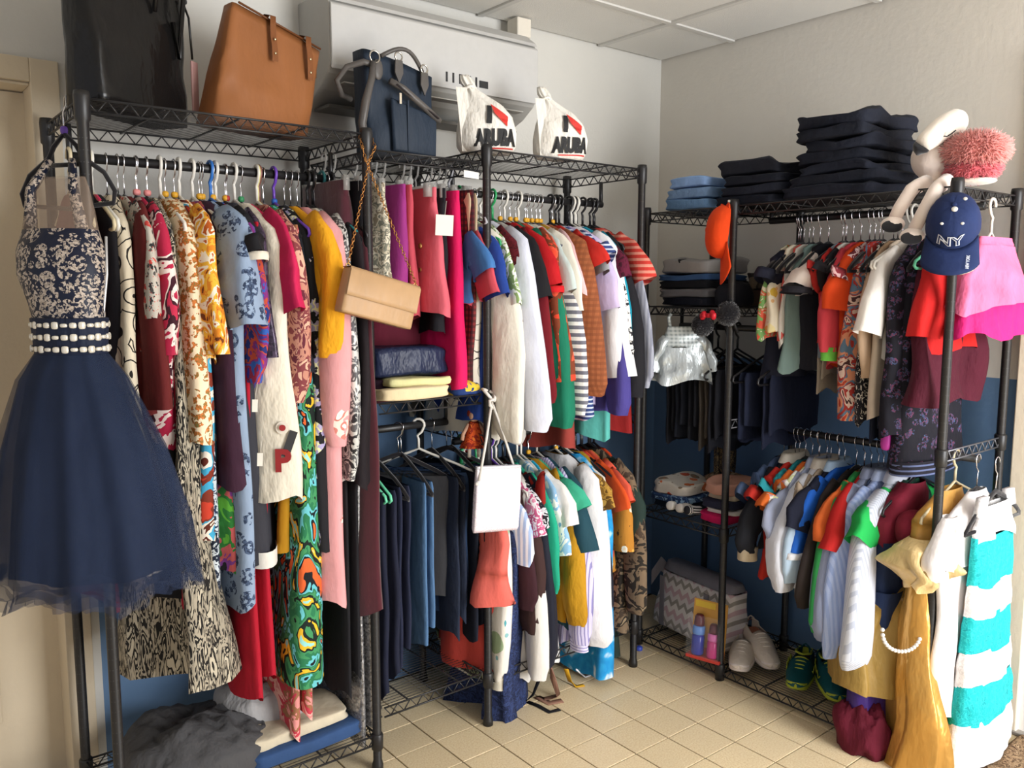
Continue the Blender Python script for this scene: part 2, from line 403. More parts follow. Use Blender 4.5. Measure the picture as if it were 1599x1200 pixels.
wire_shelf(r2, xa, xb, YF, YR, 1.747, 'X'); wire_shelf(r2, xa, xb, YF, YR, 1.062, 'X'); wire_shelf(r2, xa, xb, YF, YR, .178, 'X')
hang_rod(r2, (xa, -.268, .955), (xb, -.268, .955), 1.04); rel(r2)
# right-hand rack: two bays
XF, XR = -.44, -.05; G1, G2, G3 = -.3356, -.7234, -1.4393; H4 = 1.674
for y in (G1, G2, G3):
    for x in (XF, XR): post(r4, x, y, H4, (.05, .93) if y == G3 else (.05, .54, 1.31))
for (a, b, z) in ((G2, G1, 1.652), (G3, G2, 1.652), (G2, G1, .045), (G3, G2, .045), (G2, G1, 1.312), (G2, G1, .545)):
    wire_shelf(r4, XF, XR, a, b, z, 'Y')
hang_rod(r4, (-.245, G2-.008, 1.612), (-.245, G3+.008, 1.612), 1.65)
hang_rod(r4, (-.245, G2-.008, .89), (-.245, G3-.02, .89), .9, False)
hang_rod(r4, (-.245, G1-.01, 1.237), (-.245, G2+.01, 1.237), 1.31)
for y in (G2, G3):
    tr = MB(); truss(tr, (XF, y, .93), (XR, y, .93)); tr.build('side_truss', P('#6b6c72', .35, .6), r4)
rel(r4)
# ------------------------------------------------------------------ hangers and garments
# a garment's own frame: origin on the rod, +x away from the wall, y along the rod, z up
HK = {'chrome': P('#d8d8dc', .2, 1.0), 'black': P('#151416', .55), 'yellow': P('#e0a524', .5), 'pink': P('#e08a86', .5), 'red': P('#b02a30', .5), 'green_m': P('#2f8a55', .5), 'blue_m': P('#2a5fb8', .5), 'purple': P('#5b3a9a', .45)}
VELV = m('plain', '#17151a', rough=1, sheen=.3)
HTYPE = {'v': ('black velvet hanger with chrome hook', None), 'vy': ('black velvet hanger with yellow size marker', 'yellow'), 'vp': ('black velvet hanger with pink size marker', 'pink'),
 'vr': ('black velvet hanger with red size marker', 'red'), 'vg': ('black velvet hanger with green size marker', 'green_m'), 'vb': ('black velvet hanger with blue size marker', 'blue_m'),
 'w': ('white plastic tube hanger', '#dedad0'), 'cr': ('cream plastic hanger', '#cfc09c'), 'g': ('green plastic tube hanger', '#2a9a5a'), 'mt': ('mint green plastic tube hanger', '#67c9a0'), 'b': ('blue plastic hanger', '#2f6fbe'),
 't': ('teal plastic hanger', '#1d6d70'), 'p': ('purple plastic hanger', '#6a3fae'), 'br': ('brown plastic hanger', '#7d4e45'), 'y': ('pale yellow plastic hanger', '#d9d08c'), 'k': ('black plastic tube hanger', '#1b1a1c'), 'c': ('clear grey clip hanger', '#b9b7b2'), 'gw':('grey plastic tube hanger','#a9aab0')}
_hm = {}
def arc_hook(zn, R=.0155):
    pts = [(0, 0, zn), (0, 0, -.045), (-.004, 0, -.034), (.010, 0, -.022)]
    for k in range(9):
        a = -.7+k*(pi+.9)/8; pts.append((R*cos(a), 0, R*sin(a)))
    return pts
def hanger_meshes(h):
    if h in _hm: return _hm[h]
    desc, c = HTYPE[h]; L = []
    if h[0] == 'v':
        L.append(('hook', MB().tube(arc_hook(-.088), .0016, 6), HK['chrome']))
        bd = MB()
        top = [(-.185, -.172), (-.16, -.152), (-.12, -.128), (-.05, -.096), (-.018, -.083), (0, -.078), (.018, -.083), (.05, -.096), (.12, -.128), (.16, -.152), (.185, -.172)]
        bd.loft([[(x, -.0028, z), (x, .0028, z), (x, .0028, z-.013), (x, -.0028, z-.013)] for x, z in top], True, True)
        bd.loft([[(x, -.0028, z), (x, .0028, z), (x, .0028, z-.008), (x, -.0028, z-.008)] for x, z in ((-.182, -.176), (0, -.178), (.182, -.176))], True, True)
        L.append(('shoulder_bar', bd, VELV))
        if c: L.append(('size_marker', MB().sq((0, 0, -.072), .008, .008, .008, .7, 10, 6), HK[c]))
    elif h == 'c':
        col = P(c, .15, 0, .6, .55)
        L.append(('hook', MB().tube(arc_hook(-.07), .0032, 6), col))
        L.append(('clip_bar', MB().tube([(-.15, 0, -.07), (.15, 0, -.07)], .0045, 6), col))
        L.append(('clip', MB().box(-.148, -.128, -.008, .008, -.10, -.06), col)); L.append(('clip', MB().box(.128, .148, -.008, .008, -.10, -.06), col))
    else:
        col = P(c, .35); hk = arc_hook(-.075, .019)
        L.append(('hook', MB().tube(hk, .0042, 8), col))
        L.append(('shoulder_bar', MB().tube([(0, 0, -.075), (.03, 0, -.088), (.12, 0, -.122), (.195, 0, -.155), (.2, 0, -.168), (.19, 0, -.175), (0, 0, -.175), (-.19, 0, -.175), (-.2, 0, -.168), (-.195, 0, -.155), (-.12, 0, -.122), (-.03, 0, -.088)], .0042, 8, closed=True), col))
    r = [(n, mb.build(n, mt), ) for n, mb, mt in L]
    out = []
    for n, o in r: out.append((n, o.data)); bpy.data.objects.remove(o)
    _hm[h] = out; return out
def hanger(R, pos, rz, h, what, scale=1.0):
    desc = HTYPE[h][0]; words = what.split()[:16-len(desc.split())-2]
    e = empty('hanger', pos, rz, f"{desc} holding the {' '.join(words)}", 'hanger', 'hangers on '+R['where'])
    for n, me in hanger_meshes(h):
        o = bpy.data.objects.new(n, me); COL.objects.link(o); o.parent = e
        if scale != 1.0 and n not in ('hook', 'size_marker'): o.scale.x = scale
    return e
RODS = {
 'A': dict(ax='X', c=-.268, z=1.686, where='the rail of the far left rack'),
 'B': dict(ax='X', c=-.268, z=1.742, where='the shelf edge under the navy bag'),
 'C': dict(ax='X', c=-.268, z=1.680, where='the upper rail of the corner rack'),
 'D': dict(ax='X', c=-.268, z=.885, where='the lower rail of the corner rack'),
 'E': dict(ax='X', c=-.268, z=.955, where='the low rail behind the white pouch'),
 'F': dict(ax='Y', c=-.245, z=1.612, where='the upper rail of the right rack'),
 'G': dict(ax='Y', c=-.245, z=.890, where='the lower rail of the right rack'),
 'H': dict(ax='Y', c=-.245, z=1.237, where='the short rail of the right rack'),
}
def interp(prof, z):
    for a, b in zip(prof, prof[1:]):
        if a[0] >= z >= b[0]:
            t = (a[0]-z)/max(1e-6, a[0]-b[0]); s = t*t*(3-2*t)*.5+t*.5
            return [lerp(p, q, s) for p, q in zip(a[1:], b[1:])]
    return list(prof[-1][1:])
def cloth_tube(mb, prof, rnd, n=26, rows=16, fold=.5, hem=.01, tail=0.0, back=0.0, pl=0.0):
    """a flat, folded tube: prof rows are (z, centre x, half width, half thickness)"""
    z0, z1 = prof[0][0], prof[-1][0]; ph = [rnd.uniform(0, 6.28) for _ in range(8)]; k1, k2 = rnd.choice((2, 3, 3, 4)), rnd.choice((4, 5, 6))
    zs = sorted({p[0] for p in prof} | {lerp(z0, z1, (i/rows)) for i in range(rows+1)}, reverse=True); rings = []
    for z in zs:
        f = (z0-z)/(z0-z1); xc, a, b = interp(prof, z); r = []
        g = min(1, f*1.6)
        for i in range(n):
            th = 2*pi*i/n; c, s = cos(th), sin(th)
            x = xc+a*math.copysign(abs(c)**.85, c)
            bb = b*(1+fold*.75*g*sin(k2*th+ph[0]+1.3*f*sin(ph[5]))+(pl*g*sin(13*th+ph[7]+.8*sin(4*f+ph[2])) if pl else 0))
            y = bb*math.copysign(abs(s)**.75, s)+b*fold*g*(.75*sin(k1*(x-xc)/max(a, .02)*1.6+ph[1]+f*1.4)+.35*sin(9*f+ph[2]+3*c))
            x += .006*g*fold*sin(k2*th+ph[3])+.006*fold*sin(11*f+ph[6])*abs(c)
            zz = z
            if z == zs[-1]: zz += hem*(sin(3*th+ph[4])+.5*sin(5*th+ph[7]))+tail*max(0, c)+back*max(0, -c)
            r.append((x, y, zz))
        rings.append(r)
    mb.loft(rings); return mb
def sleeve(mb, pts, rnd, n=14, rows=9, fold=.35):
    """pts: (x, z, half width, half thickness) down the arm"""
    ph = [rnd.uniform(0, 6.28) for _ in range(5)]; rings = []; m_ = len(pts)-1
    for j in range(rows+1):
        q = j/rows*m_; i0 = min(int(q), m_-1); f = q-i0; A, B = pts[i0], pts[i0+1]
        x, z, a, b = [lerp(u, v, f) for u, v in zip(A, B)]
        tx, tz = B[0]-A[0], B[1]-A[1]; L = sqrt(tx*tx+tz*tz) or 1; nx, nz = -tz/L, tx/L
        if nx < 0: nx, nz = -nx, -nz
        g = j/rows; r = []
        for i in range(n):
            th = 2*pi*i/n; c, s = cos(th), sin(th)
            rr = 1+fold*.35*g*sin(4*th+ph[0]+2*g); off = fold*b*sin(7*g+ph[1])
            r.append((x+nx*a*c*rr+.004*sin(13*g+ph[2]), b*s*rr+off*.6+b*fold*.5*sin(3*c+ph[3]+4*g), z+nz*a*c*rr))
        rings.append(r)
    return mb.loft(rings, True, False)
GN = [0]
def g(rk, u, vb, kind, mat, name, cat, label, v=450, vs=None, t=.018, tb=None, w=.195, hw=None, h='v', out=0.0, flare=.0, slm=None, yaw=None, fold=.55, tail=0.0, back=0.0, collar=None, cuff=None, len_top=None, sw=.058, trim=None, buttons=0, hs=1.0):
    """one garment on its hanger. u,v = a point its outer edge passes through in the photograph, vb = where its hem ends, vs = where its sleeve ends"""
    GN[0] += 1; rnd = random.Random(GN[0]*7+3)
    if kind in 'SL' and rk in 'CDG' and not flare: flare = (.07 if rk != 'D' else .045) if kind == 'L' else .03
    if rk in 'CDG' and w == .195: w = .18
    R = RODS[rk]; edge = w+(.04+max(0, flare)*.6 if kind in 'SL' else 0)+out; pc = R['c']-edge
    if R['ax'] == 'X':
        q = onY(u, v, pc); s = q.x; pos = (s, R['c'], R['z']); rz = -pi/2; zf = lambda vv: z_at(s, pc, vv)-R['z']
    else:
        q = onX(u, v, pc); s = q.y; pos = (R['c'], s, R['z']); rz = pi; zf = lambda vv: z_at(pc, s, vv)-R['z']
    rz += (rnd.uniform(-.07, .07) if yaw is None else yaw)
    zb = zf(vb); tb = tb or t*1.7; hw = hw or w*.98
    e = empty(name, pos, rz, label, cat, 'clothes on '+R['where'])
    body = MB(); o = out
    if kind in 'SLD':
        zt = -.088; shw = w if kind != 'D' else w*.88
        za = max(-.32, zt-(zt-zb)*.5)
        prof = [(zt, o*.3, .052, t*.5), (zt-.014, o*.3, .085, t*.7), (-.126, o*.45, shw*.68, t*.75), (-.158, o*.6, shw*.94, t*.85), (-.20, o*.8, shw*1.01, t), (min(za, -.22), o, w*(1 if kind != 'D' else .94), t*1.05), ((za+zb)/2, o, (w*.93+hw)/2, (t+tb)/2), (zb, o, hw, tb)]
        cloth_tube(body, prof, rnd, fold=fold, tail=tail, back=back)
        body.build('body', mat, e)
        if kind in 'SL':
            zse = zf(vs) if vs else (zb if kind == 'L' else -.34)
            ln = -zse-.13
            for sg in (1, -1):
                sl = MB(); ox = o*.8
                if kind == 'S':
                    pts = [(w-.085, -.135, .045, t*.8), (w-.03, -.19, sw+.006, t*1.15), (w+.012+flare*.5, -.13-ln*.6, sw, t*1.3), (w+.022+flare, zse, sw*.92, t*1.3)]
                else:
                    pts = [(w-.085, -.135, .045, t*.8), (w-.028, -.20, sw, t*1.15), (w+.010+flare*.5, -.13-ln*.5, sw*.95, t*1.2), (w+.0+flare, zse+.05, sw*.9, t*1.2), (w-.002+flare, zse, sw*.62, t*.85)]
                pts = [(sg*x+(ox if sg > 0 else o*.5), z if sg > 0 else max(z, zb*.9), a, b) for x, z, a, b in pts]
                sleeve(sl, pts, rnd).build('sleeve', slm or mat, e)
                if cuff and sg > 0:
                    x, z, a, b = pts[-1]
                    cl_ = .042 if kind == 'L' else .020
                    sleeve(MB(), [(x, z+cl_*.3, a*1.05, b*1.1), (x+.002, z-cl_*.7, a*1.05, b*1.15)], rnd, rows=2, fold=.1).build('cuff', cuff, e)
        if collar:
            MB().loft([[(o*.3+.062*cos(2*pi*i/16)*k, (t*.7+.006)*sin(2*pi*i/16)*k, zz) for i in range(16)] for k, zz in ((1, zt-.006), (.95, zt+.022), (1.12, zt+.012), (1.35, zt-.012))]).build('collar', collar, e)
        if trim:
            x, a, b = prof[-1][1:]; MB().loft([[(x+a*1.02*cos(2*pi*i/26), b*1.25*sin(2*pi*i/26), zb+dz) for i in range(26)] for dz in (.03, -.012)]).build('hem_trim', trim, e)
    elif kind == 'K':       # skirt hung by its waistband
        zt = len_top or -.085
        prof = [(zt, o, w*.95, t*.7), (zt-.04, o, w*.97, t), (lerp(zt, zb, .5), o, (w+hw)/2, (t+tb)/2), (zb, o, hw, tb)]
        cloth_tube(body, prof, rnd, fold=fold, tail=tail, back=back).build('skirt_panel', mat, e)
        MB().loft([[(o+w*.98*cos(2*pi*i/22), t*.95*sin(2*pi*i/22), zt+dz) for i in range(22)] for dz in (.012, .010, -.028, -.030)]).build('waistband', mat, e)
    elif kind == 'P':       # trousers folded over the hanger's bar, legs together
        zt = len_top or -.152
        sd_ = rnd.random()
        for k, (dy, dz) in enumerate(((-t*.62, 0), (t*.62, .05))):
            leg = MB(); prof = [(zt+.008, o, w*.96, t*.35), (zt-.012, o, w, t*.55), (lerp(zt, zb, .5), o, (w+hw)/2, t*.62), (zb+dz, o, hw, tb*.42)]
            cloth_tube(leg, prof, random.Random(sd_), rows=12, fold=fold*.7, tail=tail, back=back); leg.v = [(x, y+dy, z) for x, y, z in leg.v]
            leg.build('leg', mat, e)
    if buttons:
        for k in range(buttons):
            MB().lathe([(.008, -.002), (.009, 0), (.006, .003)], 10).build('button', P('#c9a765', .3, .8), e, loc=(o+hw*.55, -t*1.25, zf(v)-.07*k+.03), rot=(pi/2, 0, 0))
    if h: hanger(R, (pos[0], pos[1], pos[2]), rz, h, label, hs)
    return e
# ------------------------------------------------------------------ far left rail
ROSE = m('sp', '#17151a', '#c9606f', '#3c4a35', '#e0929c', s=10, k=.17)
CRL = m('lin', '#dccfb6', '#26211f', s=17, k=.30)
LEO = m('sp', '#b5aea2', '#2b2a2c', '#c0413a', '#2b2a2c', '#4a4644', s=55, k=.42)
DASH = m('rp', '#bdb39e', '#1d1b19', '#a59b88', '#1d1b19', '#bdb39e', s=62, st=.2)
CRFL = m('sprig', '#ead9b8', '#7b7340', '#b5642e', '#8a6a34', '#c9763a', s=19, k=.62)
COB = m('rp', '#2458b5', '#2458b5', '#dfe6ea', '#b33b2c', '#2f78c4', s=18)
RETRO = m('rp', '#e6d9c4', '#5b2418', '#e9dfd0', '#3f9fc4', '#7a2f1e', '#c23d28', s=9)
GOLD = m('rp', '#6b3414', '#d98424', '#e6b13a', '#efe2c8', '#b8581c', s=24)
JUNG = m('rp', '#5fae3a', '#2f7a35', '#c05a5a', '#7a3b86', '#1c1a20', '#d7c23c', s=10)
NVSP = m('rp', '#20283a', '#20283a', '#c9d1d6', '#2a3550', s=40)
EGG = m('plain', '#3a1e30')
MED = m('sprig', '#8b9db5', '#35425c', '#4a5a76', '#2c3850', s=20, k=.46)
PAIS = m('rp', '#3a2f84', '#8a2440', '#2f58a8', '#7a2a72', '#b4472f', '#27306e', s=16)
FEATH = m('rp', '#5e2432', '#b8816e', '#7a3a3e', '#d2a890', s=32, st=.7)
LILY = m('sprig', '#17171b', '#d6d39a', '#a9a3c4', '#dedaa8', '#9f98bd', s=8.5, k=.42)
TROP = m('rp', '#d9622e', '#12181c', '#64b8c0', '#27704a', '#3f8a58', '#14201c', '#e2b22c', '#8fd0cc', s=15, st=.6)
PKFL = m('rp', '#d98a86', '#e7b0a4', '#c33b4c', '#9c6a4a', '#e2938e', s=14)
SILV = m('seq', '#b9b9bb', '#6f6e70', s=170)
WSEQ = m('rp', '#d9d8d2', '#5b5a5c', '#c6c5c0', '#2c2b2e', s=30, rough=.4)
CRANE = m('sprig', '#d8999a', '#e9d6cc', '#efe4da', '#c9796e', '#e6d0c6', s=5, k=.27)
BLK = m('plain', '#17161a'); CHAR = m('plain', '#33333a'); WHT = m('plain', '#ece8e0')
A = 'A'
g(A, 150, 955, 'D', m('plain', '#5a121c'), 'long_dress', 'dress', 'dark maroon long dress at the left end, behind the navy tulle', h='cr')
g(A, 172, 540, 'D', m('plain', '#c22a4e', rough=.35), 'satin_camisole', 'top', 'crimson pink satin camisole beside the beaded bodice', w=.15, t=.012, v=400, h='cr')
g(A, 187, 890, 'D', ROSE, 'floral_dress', 'dress', 'black dress with a few pink roses near the tulle skirt', t=.026, h='w', out=.01)
g(A, 216, 906, 'D', CRL, 'printed_dress', 'dress', 'cream maxi dress with black swirling line drawing', t=.03, tb=.04, out=.03, h='v', fold=.8)
g(A, 236, 560, 'S', LEO, 'animal_print_blouse', 'top', 'grey animal print top with red flower patches', vs=500, t=.014, h='v')
g(A, 246, 655, 'S', m('plain', '#5d1a1a'), 'long_blouse', 'top', 'brick maroon long top with plain surface', vs=640, t=.02, h='v')
g(A, 259, 942, 'D', BLK, 'long_dress', 'dress', 'plain black long dress between maroon top and crimson sash', t=.022, h='vp')
g(A, 268, 700, 'S', m('rp', '#a81f40', '#a81f40', '#e2cfc8', '#3a1420', '#b82a48', s=14), 'patterned_blouse', 'top', 'crimson and white splashed top with drooping sleeve', vs=556, t=.018, h='vp', out=.01)
g(A, 276, 942, 'D', m('plain', '#b01f3c'), 'long_dress', 'dress', 'plain crimson long dress showing as a narrow strip', t=.014, w=.2, h='vp')
g(A, 287, 1072, 'D', DASH, 'maxi_dress', 'dress', 'long black and cream dashed print dress with flared hem', t=.02, tb=.055, hw=.24, h='vp', out=.02, v=600, fold=.9)
g(A, 297, 756, 'D', m('plain', '#d5571c'), 'tunic', 'dress', 'bright orange tunic beside the cream floral dress', t=.018, h='w')
g(A, 320, 697, 'D', CRFL, 'floral_dress', 'dress', 'cream knee length dress with orange and olive flower sprigs', t=.040, tb=.046, out=.055, h='vy', v=520, fold=.25)
g(A, 318, 832, 'D', COB, 'printed_dress', 'dress', 'cobalt blue printed dress below the cream floral dress', t=.02, h='vy', v=760)
g(A, 337, 842, 'D', RETRO, 'printed_dress', 'dress', 'brown white and aqua retro swirl print dress', t=.024, out=.02, h='vy', v=760)
g(A, 342, 570, 'S', GOLD, 'printed_blouse', 'top', 'orange and gold baroque print top with short sleeve', vs=555, t=.02, out=.02, h='w')
g(A, 355, 895, 'D', JUNG, 'jungle_dress', 'dress', 'green pink and purple jungle print dress', t=.02, h='w', v=600)
g(A, 338, 950, 'D', NVSP, 'speckled_dress', 'dress', 'navy dress speckled with pale leaves, lowest beside medallion print', t=.014, h='vy', v=900)
g(A, 374, 762, 'D', EGG, 'shift_dress', 'dress', 'plain aubergine shift dress above the blue medallion print', t=.036, tb=.044, out=.035, h='vy', v=600, fold=.25)
g(A, 386, 966, 'S', MED, 'medallion_dress', 'dress', 'blue grey dress printed with dark medallions', vs=512, t=.03, tb=.036, out=.035, h='vy', v=450, fold=.3, flare=.02)
g(A, 399, 604, 'L', PAIS, 'paisley_blouse', 'top', 'blue purple and red paisley top', vs=600, t=.02, out=.02, h='vy', v=520)
g(A, 394, 500, 'S', BLK, 'black_blouse', 'top', 'black top with a white banded sleeve', vs=400, t=.022, out=.03, h='b', v=400, cuff=m('plain', '#d9d0bf'))
g(A, 412, 600, 'S', m('seq', '#2a2530', '#57495e', s=120, metal=.3), 'beaded_blouse', 'top', 'black and plum beaded top behind the cream vest', vs=560, t=.016, h='vy')
g(A, 424, 880, 'D', CHAR, 'charcoal_dress', 'dress', 'charcoal dress with white piping under the white trousers', t=.03, h='vr', v=820, out=.03, trim=m('plain', '#d8d5cc'))
g(A, 408, 1095, 'P', m('plain', '#a81128'), 'red_trousers', 'trousers', 'long red trousers hanging nearly to the floor', t=.03, tb=.05, w=.15, h='w', v=950, out=.06)
wj = g(A, 441, 785, 'D', m('plain', '#ded6c4', bump=.9), 'white_jumpsuit', 'trousers', 'cream white denim piece with red P patch and badges', t=.030, tb=.052, out=.075, hw=.20, h='w', v=600, fold=.45)
g(A, 449, 480, 'S', m('plain', '#c21f50'), 'pink_blouse', 'top', 'hot pink short sleeved top beside cream vest', vs=488, t=.014, h='vg', v=400, out=.03, flare=.03)
g(A, 462, 700, 'D', m('plain', '#2c2a2c'), 'black_dress', 'dress', 'washed black dress between pink top and feather print', t=.022, h='br', out=.02)
g(A, 475, 640, 'L', FEATH, 'feather_blouse', 'top', 'burgundy and rose feather print blouse with ragged hem', vs=630, t=.022, out=.03, h='w', v=560, tail=-.03)
g(A, 466, 860, 'D', m('plain', '#b98618'), 'mustard_dress', 'dress', 'mustard dress end peeping beside the lily print', t=.018, h='y', v=820)
g(A, 489, 590, 'D', m('plain', '#1c1d26'), 'navy_dress', 'dress', 'near black navy sleeveless top beside the yellow blouse', t=.028, h='vb', out=.03)
g(A, 499, 865, 'D', LILY, 'lily_dress', 'dress', 'black dress with yellow and lilac lilies', t=.036, tb=.045, out=.04, h='p', v=740, fold=.35)
g(A, 491, 1072, 'D', TROP, 'tropical_dress', 'dress', 'multicoloured tropical leaf print maxi dress', t=.03, tb=.058, out=.05, h='v', v=960, fold=.5)
g(A, 478, 1150, 'P', PKFL, 'floral_trousers', 'trousers', 'sheer pink trousers with red blossoms, lowest on the rail', t=.03, tb=.05, w=.13, h='v', v=1100, out=.05, fold=.3)
g(A, 524, 566, 'L', m('plain', '#e2a01c', bump=.9), 'yellow_blouse', 'top', 'bright yellow blouse with wide flounced sleeve', vs=560, t=.026, out=.055, h='v', v=450, fold=.7, flare=.0)
g(A, 510, 600, 'D', m('sp', '#241416', '#7a2a22', '#3a1518', s=45, k=.4), 'lace_blouse', 'top', 'black and rust lace hem just under the yellow blouse', t=.016, h='v', v=560)
g(A, 549, 950, 'L', CRANE, 'crane_robe', 'dress', 'dusty pink robe printed with white cranes', vs=700, t=.030, tb=.040, out=.05, h='v', v=700, fold=.35, flare=-.02)
g(A, 540, 620, 'D', m('plain', '#d9d2c0'), 'cream_blouse', 'top', 'cream top with royal blue front band', t=.018, h='k', out=.02, trim=m('plain', '#2a46a0'))
g(A, 560, 760, 'L', WSEQ, 'sequin_jacket', 'jacket', 'white and pewter patterned jacket behind the pink robe', vs=750, t=.020, h='k', v=600, out=.01)
g(A, 556, 1086, 'P', BLK, 'black_trousers', 'trousers', 'black velvet trousers below the pink robe', t=.024, w=.15, h='v', v=1000, out=.04)
g(A, 574, 1166, 'P', SILV, 'sequin_trousers', 'trousers', 'silver sequinned trousers reaching the bottom shelf', t=.024, tb=.034, w=.15, h='v', v=1060, out=.03)
g(A, 578, 760, 'D', m('plain', '#1b1418'), 'black_velvet_blouse', 'top', 'black velvet long top next to the rack post', t=.02, h='t', v=600, out=.06)
g(A, 588, 960, 'D', m('plain', '#4a1420', sheen=.4), 'burgundy_velvet_dress', 'dress', 'burgundy velvet dress at the right end of the rail', t=.016, h='k', v=800, out=.03)
# lettering and badges on the white denim
def patch_text(parent, txt, size, loc, rot, mat, name='letter_patch', bold=.02):
    vs, fs = text_faces(txt, size, bold)
    mb = MB(); mb.add([(x, y, .001) for x, y, z in vs], fs); o = mb.build(name, mat, parent, smooth=False, loc=loc, rot=rot); return o

# ------------------------------------------------------------------ clip hangers under the navy bag
B = 'B'
g(B, 548, 420, 'K', m('plain', '#4a1a26', sheen=.5), 'maroon_skirt', 'skirt', 'dark maroon plush skirt behind the gold chain', w=.15, t=.03, h='c', v=360, fold=.3)
g(B, 566, 640, 'K', m('plain', '#141217'), 'black_skirt', 'skirt', 'long black skirt behind the beige clutch', w=.16, t=.024, h='c', v=400)
g(B, 601, 480, 'K', m('rp', '#b9b09a', '#77776a', '#d6cdb8', '#8a7f6c', s=40), 'paisley_skirt', 'skirt', 'grey and cream paisley skirt beside the rack post', w=.16, t=.02, h='c', v=400)
g(B, 634, 455, 'K', m('plain', '#93307a'), 'purple_skirt', 'skirt', 'magenta purple pencil skirt', w=.17, t=.022, h='c', v=370, fold=.15)
g(B, 648, 500, 'K', m('plain', '#b84654'), 'coral_skirt', 'skirt', 'darker coral skirt half hidden behind the buttoned one', w=.17, t=.02, h='c', v=400)
g(B, 686, 490, 'K', m('plain', '#d2606e'), 'coral_button_skirt', 'skirt', 'coral pink skirt with gold button', w=.16, hw=.2, t=.022, h='c', v=400, fold=.25, buttons=2)
g(B, 697, 520, 'K', m('plain', '#17161c'), 'black_skirt', 'skirt', 'black skirt with a white paper tag', w=.16, t=.018, h='c', v=420)
g(B, 722, 606, 'K', m('plain', '#cf1258'), 'hot_pink_skirt', 'skirt', 'hot pink long skirt with flared hem', w=.17, hw=.2, t=.026, tb=.05, h='c', v=420, fold=.3, len_top=-.09)
g(B, 737, 612, 'K', m('ck', '#4a1620', '#7a2a2a', '#21181a', s=60), 'tweed_skirt', 'skirt', 'dark red tweed skirt next to the hot pink one', w=.18, t=.016, h='c')
g(B, 745, 575, 'P', m('plain', '#c9b393'), 'beige_trousers', 'trousers', 'beige trousers beside the white fringed print', w=.17, t=.018, h='c', len_top=-.09)
g(B, 756, 605, 'D', m('lin', '#cfc6b8', '#3a3634', s=12, k=.12), 'fringed_dress', 'dress', 'off white dress with fine black lines and scalloped hem', w=.18, t=.02, h='gw', v=500)
g(B, 640, 625, 'K', m('plain', '#5a1024'), 'maroon_skirt', 'skirt', 'deep wine long skirt behind, its hem above folded clothes', w=.13, t=.10, h='c', v=560, out=-.10, fold=.2)
# ------------------------------------------------------------------ low rail: trousers and jeans
E_ = 'E'
DEN = m('plain', '#1e2c46', bump=.6, wr=22); DEN2 = m('plain', '#263a58', bump=.6, wr=22); DEN3 = m('plain', '#1c2436', bump=.5, wr=22); DENL = m('plain', '#4c6d92', bump=.5, wr=22)
NAVY = m('plain', '#181c30')
g(E_, 592, 960, 'P', m('plain', '#171a26'), 'dark_trousers', 'trousers', 'blackish trousers at the left end under the folded clothes', w=.17, t=.024, h='mt', v=850)
g(E_, 612, 1088, 'P', NAVY, 'navy_trousers', 'trousers', 'long navy trousers trailing onto the bottom shelf', w=.17, t=.03, tb=.05, h='mt', v=900, out=.02)
g(E_, 632, 1040, 'P', m('plain', '#1d2238'), 'navy_trousers', 'trousers', 'navy trousers hanging beside the charcoal pair', w=.17, t=.024, h='v', v=900)
g(E_, 668, 945, 'P', m('plain', '#2b2b2e'), 'charcoal_trousers', 'trousers', 'charcoal trousers with thick folds', w=.14, t=.034, tb=.05, h='v', v=880, out=.02, fold=.8, yaw=.8)
g(E_, 676, 1010, 'P', DENL, 'faded_jeans', 'trousers', 'faded light blue jeans behind the charcoal pair', w=.17, t=.02, h='v', v=950)
g(E_, 700, 968, 'P', DEN2, 'blue_jeans', 'trousers', 'mid blue jeans with pale side seam', w=.14, t=.036, tb=.05, h='w', v=880, out=.02, fold=.7, yaw=.8)
g(E_, 724, 995, 'P', DEN3, 'dark_jeans', 'trousers', 'very dark jeans between two blue pairs', w=.17, t=.02, h='v', v=900)
g(E_, 744, 955, 'P', DEN, 'blue_jeans', 'trousers', 'indigo jeans hanging next to the corner rack post', w=.14, t=.034, tb=.055, h='v', v=880, out=.02, fold=.7, yaw=.8)
g(E_, 755, 1000, 'P', m('plain', '#151a28'), 'dark_jeans', 'trousers', 'blue black jeans at the right end behind the post', w=.17, t=.02, h='v', v=900)
# ------------------------------------------------------------------ corner rack, upper rail
STRG = m('hs', '#e6e3de', '#6f6f7a', s=42, k=.5)
NVST = m('hs', '#cfd8ea', '#35477e', s=70, k=.62)
C_ = 'C'
g(C_, 763, 470, 'S', m('plain', '#3f6fa8'), 'denim_shirt', 'top', 'faded blue denim top half behind the rack post', vs=430, t=.014, h='k', v=420)
g(C_, 771, 480, 'S', m('plain', '#c24a56'), 'rose_tee', 'top', 'rose red tee squeezed next to the post', vs=464, t=.014, h='v', v=420)
g(C_, 783, 664, 'S', m('plain', '#22408e'), 'royal_blue_dress', 'dress', 'royal blue dress with short sleeve next to the post', vs=466, t=.02, h='k', v=420)
g(C_, 776, 672, 'D', m('plain', '#1b1b20'), 'black_vest', 'top', 'long black vest just right of the post', t=.012, h='k', v=500)
g(C_, 797, 690, 'L', m('plain', '#ded8ca', bump=.5), 'cream_blouse', 'top', 'cream blouse with long balloon sleeve by the post', vs=690, t=.03, h='g', v=560, fold=.5, sw=.07)
g(C_, 803, 640, 'S', m('rp', '#e6e9dc', '#7f9a5e', '#e9ecdf', '#8fa86b', s=30, st=.5), 'leaf_print_shirt', 'top', 'white shirt with green leaf stripes', vs=480, t=.016, h='w', v=430)
g(C_, 814, 600, 'S', m('rp', '#4f141e', '#6b1a26', '#45101a', s=60), 'wine_shirt', 'top', 'dark wine flecked shirt beside the pale lilac shirt', vs=505, t=.016, h='v', v=440)
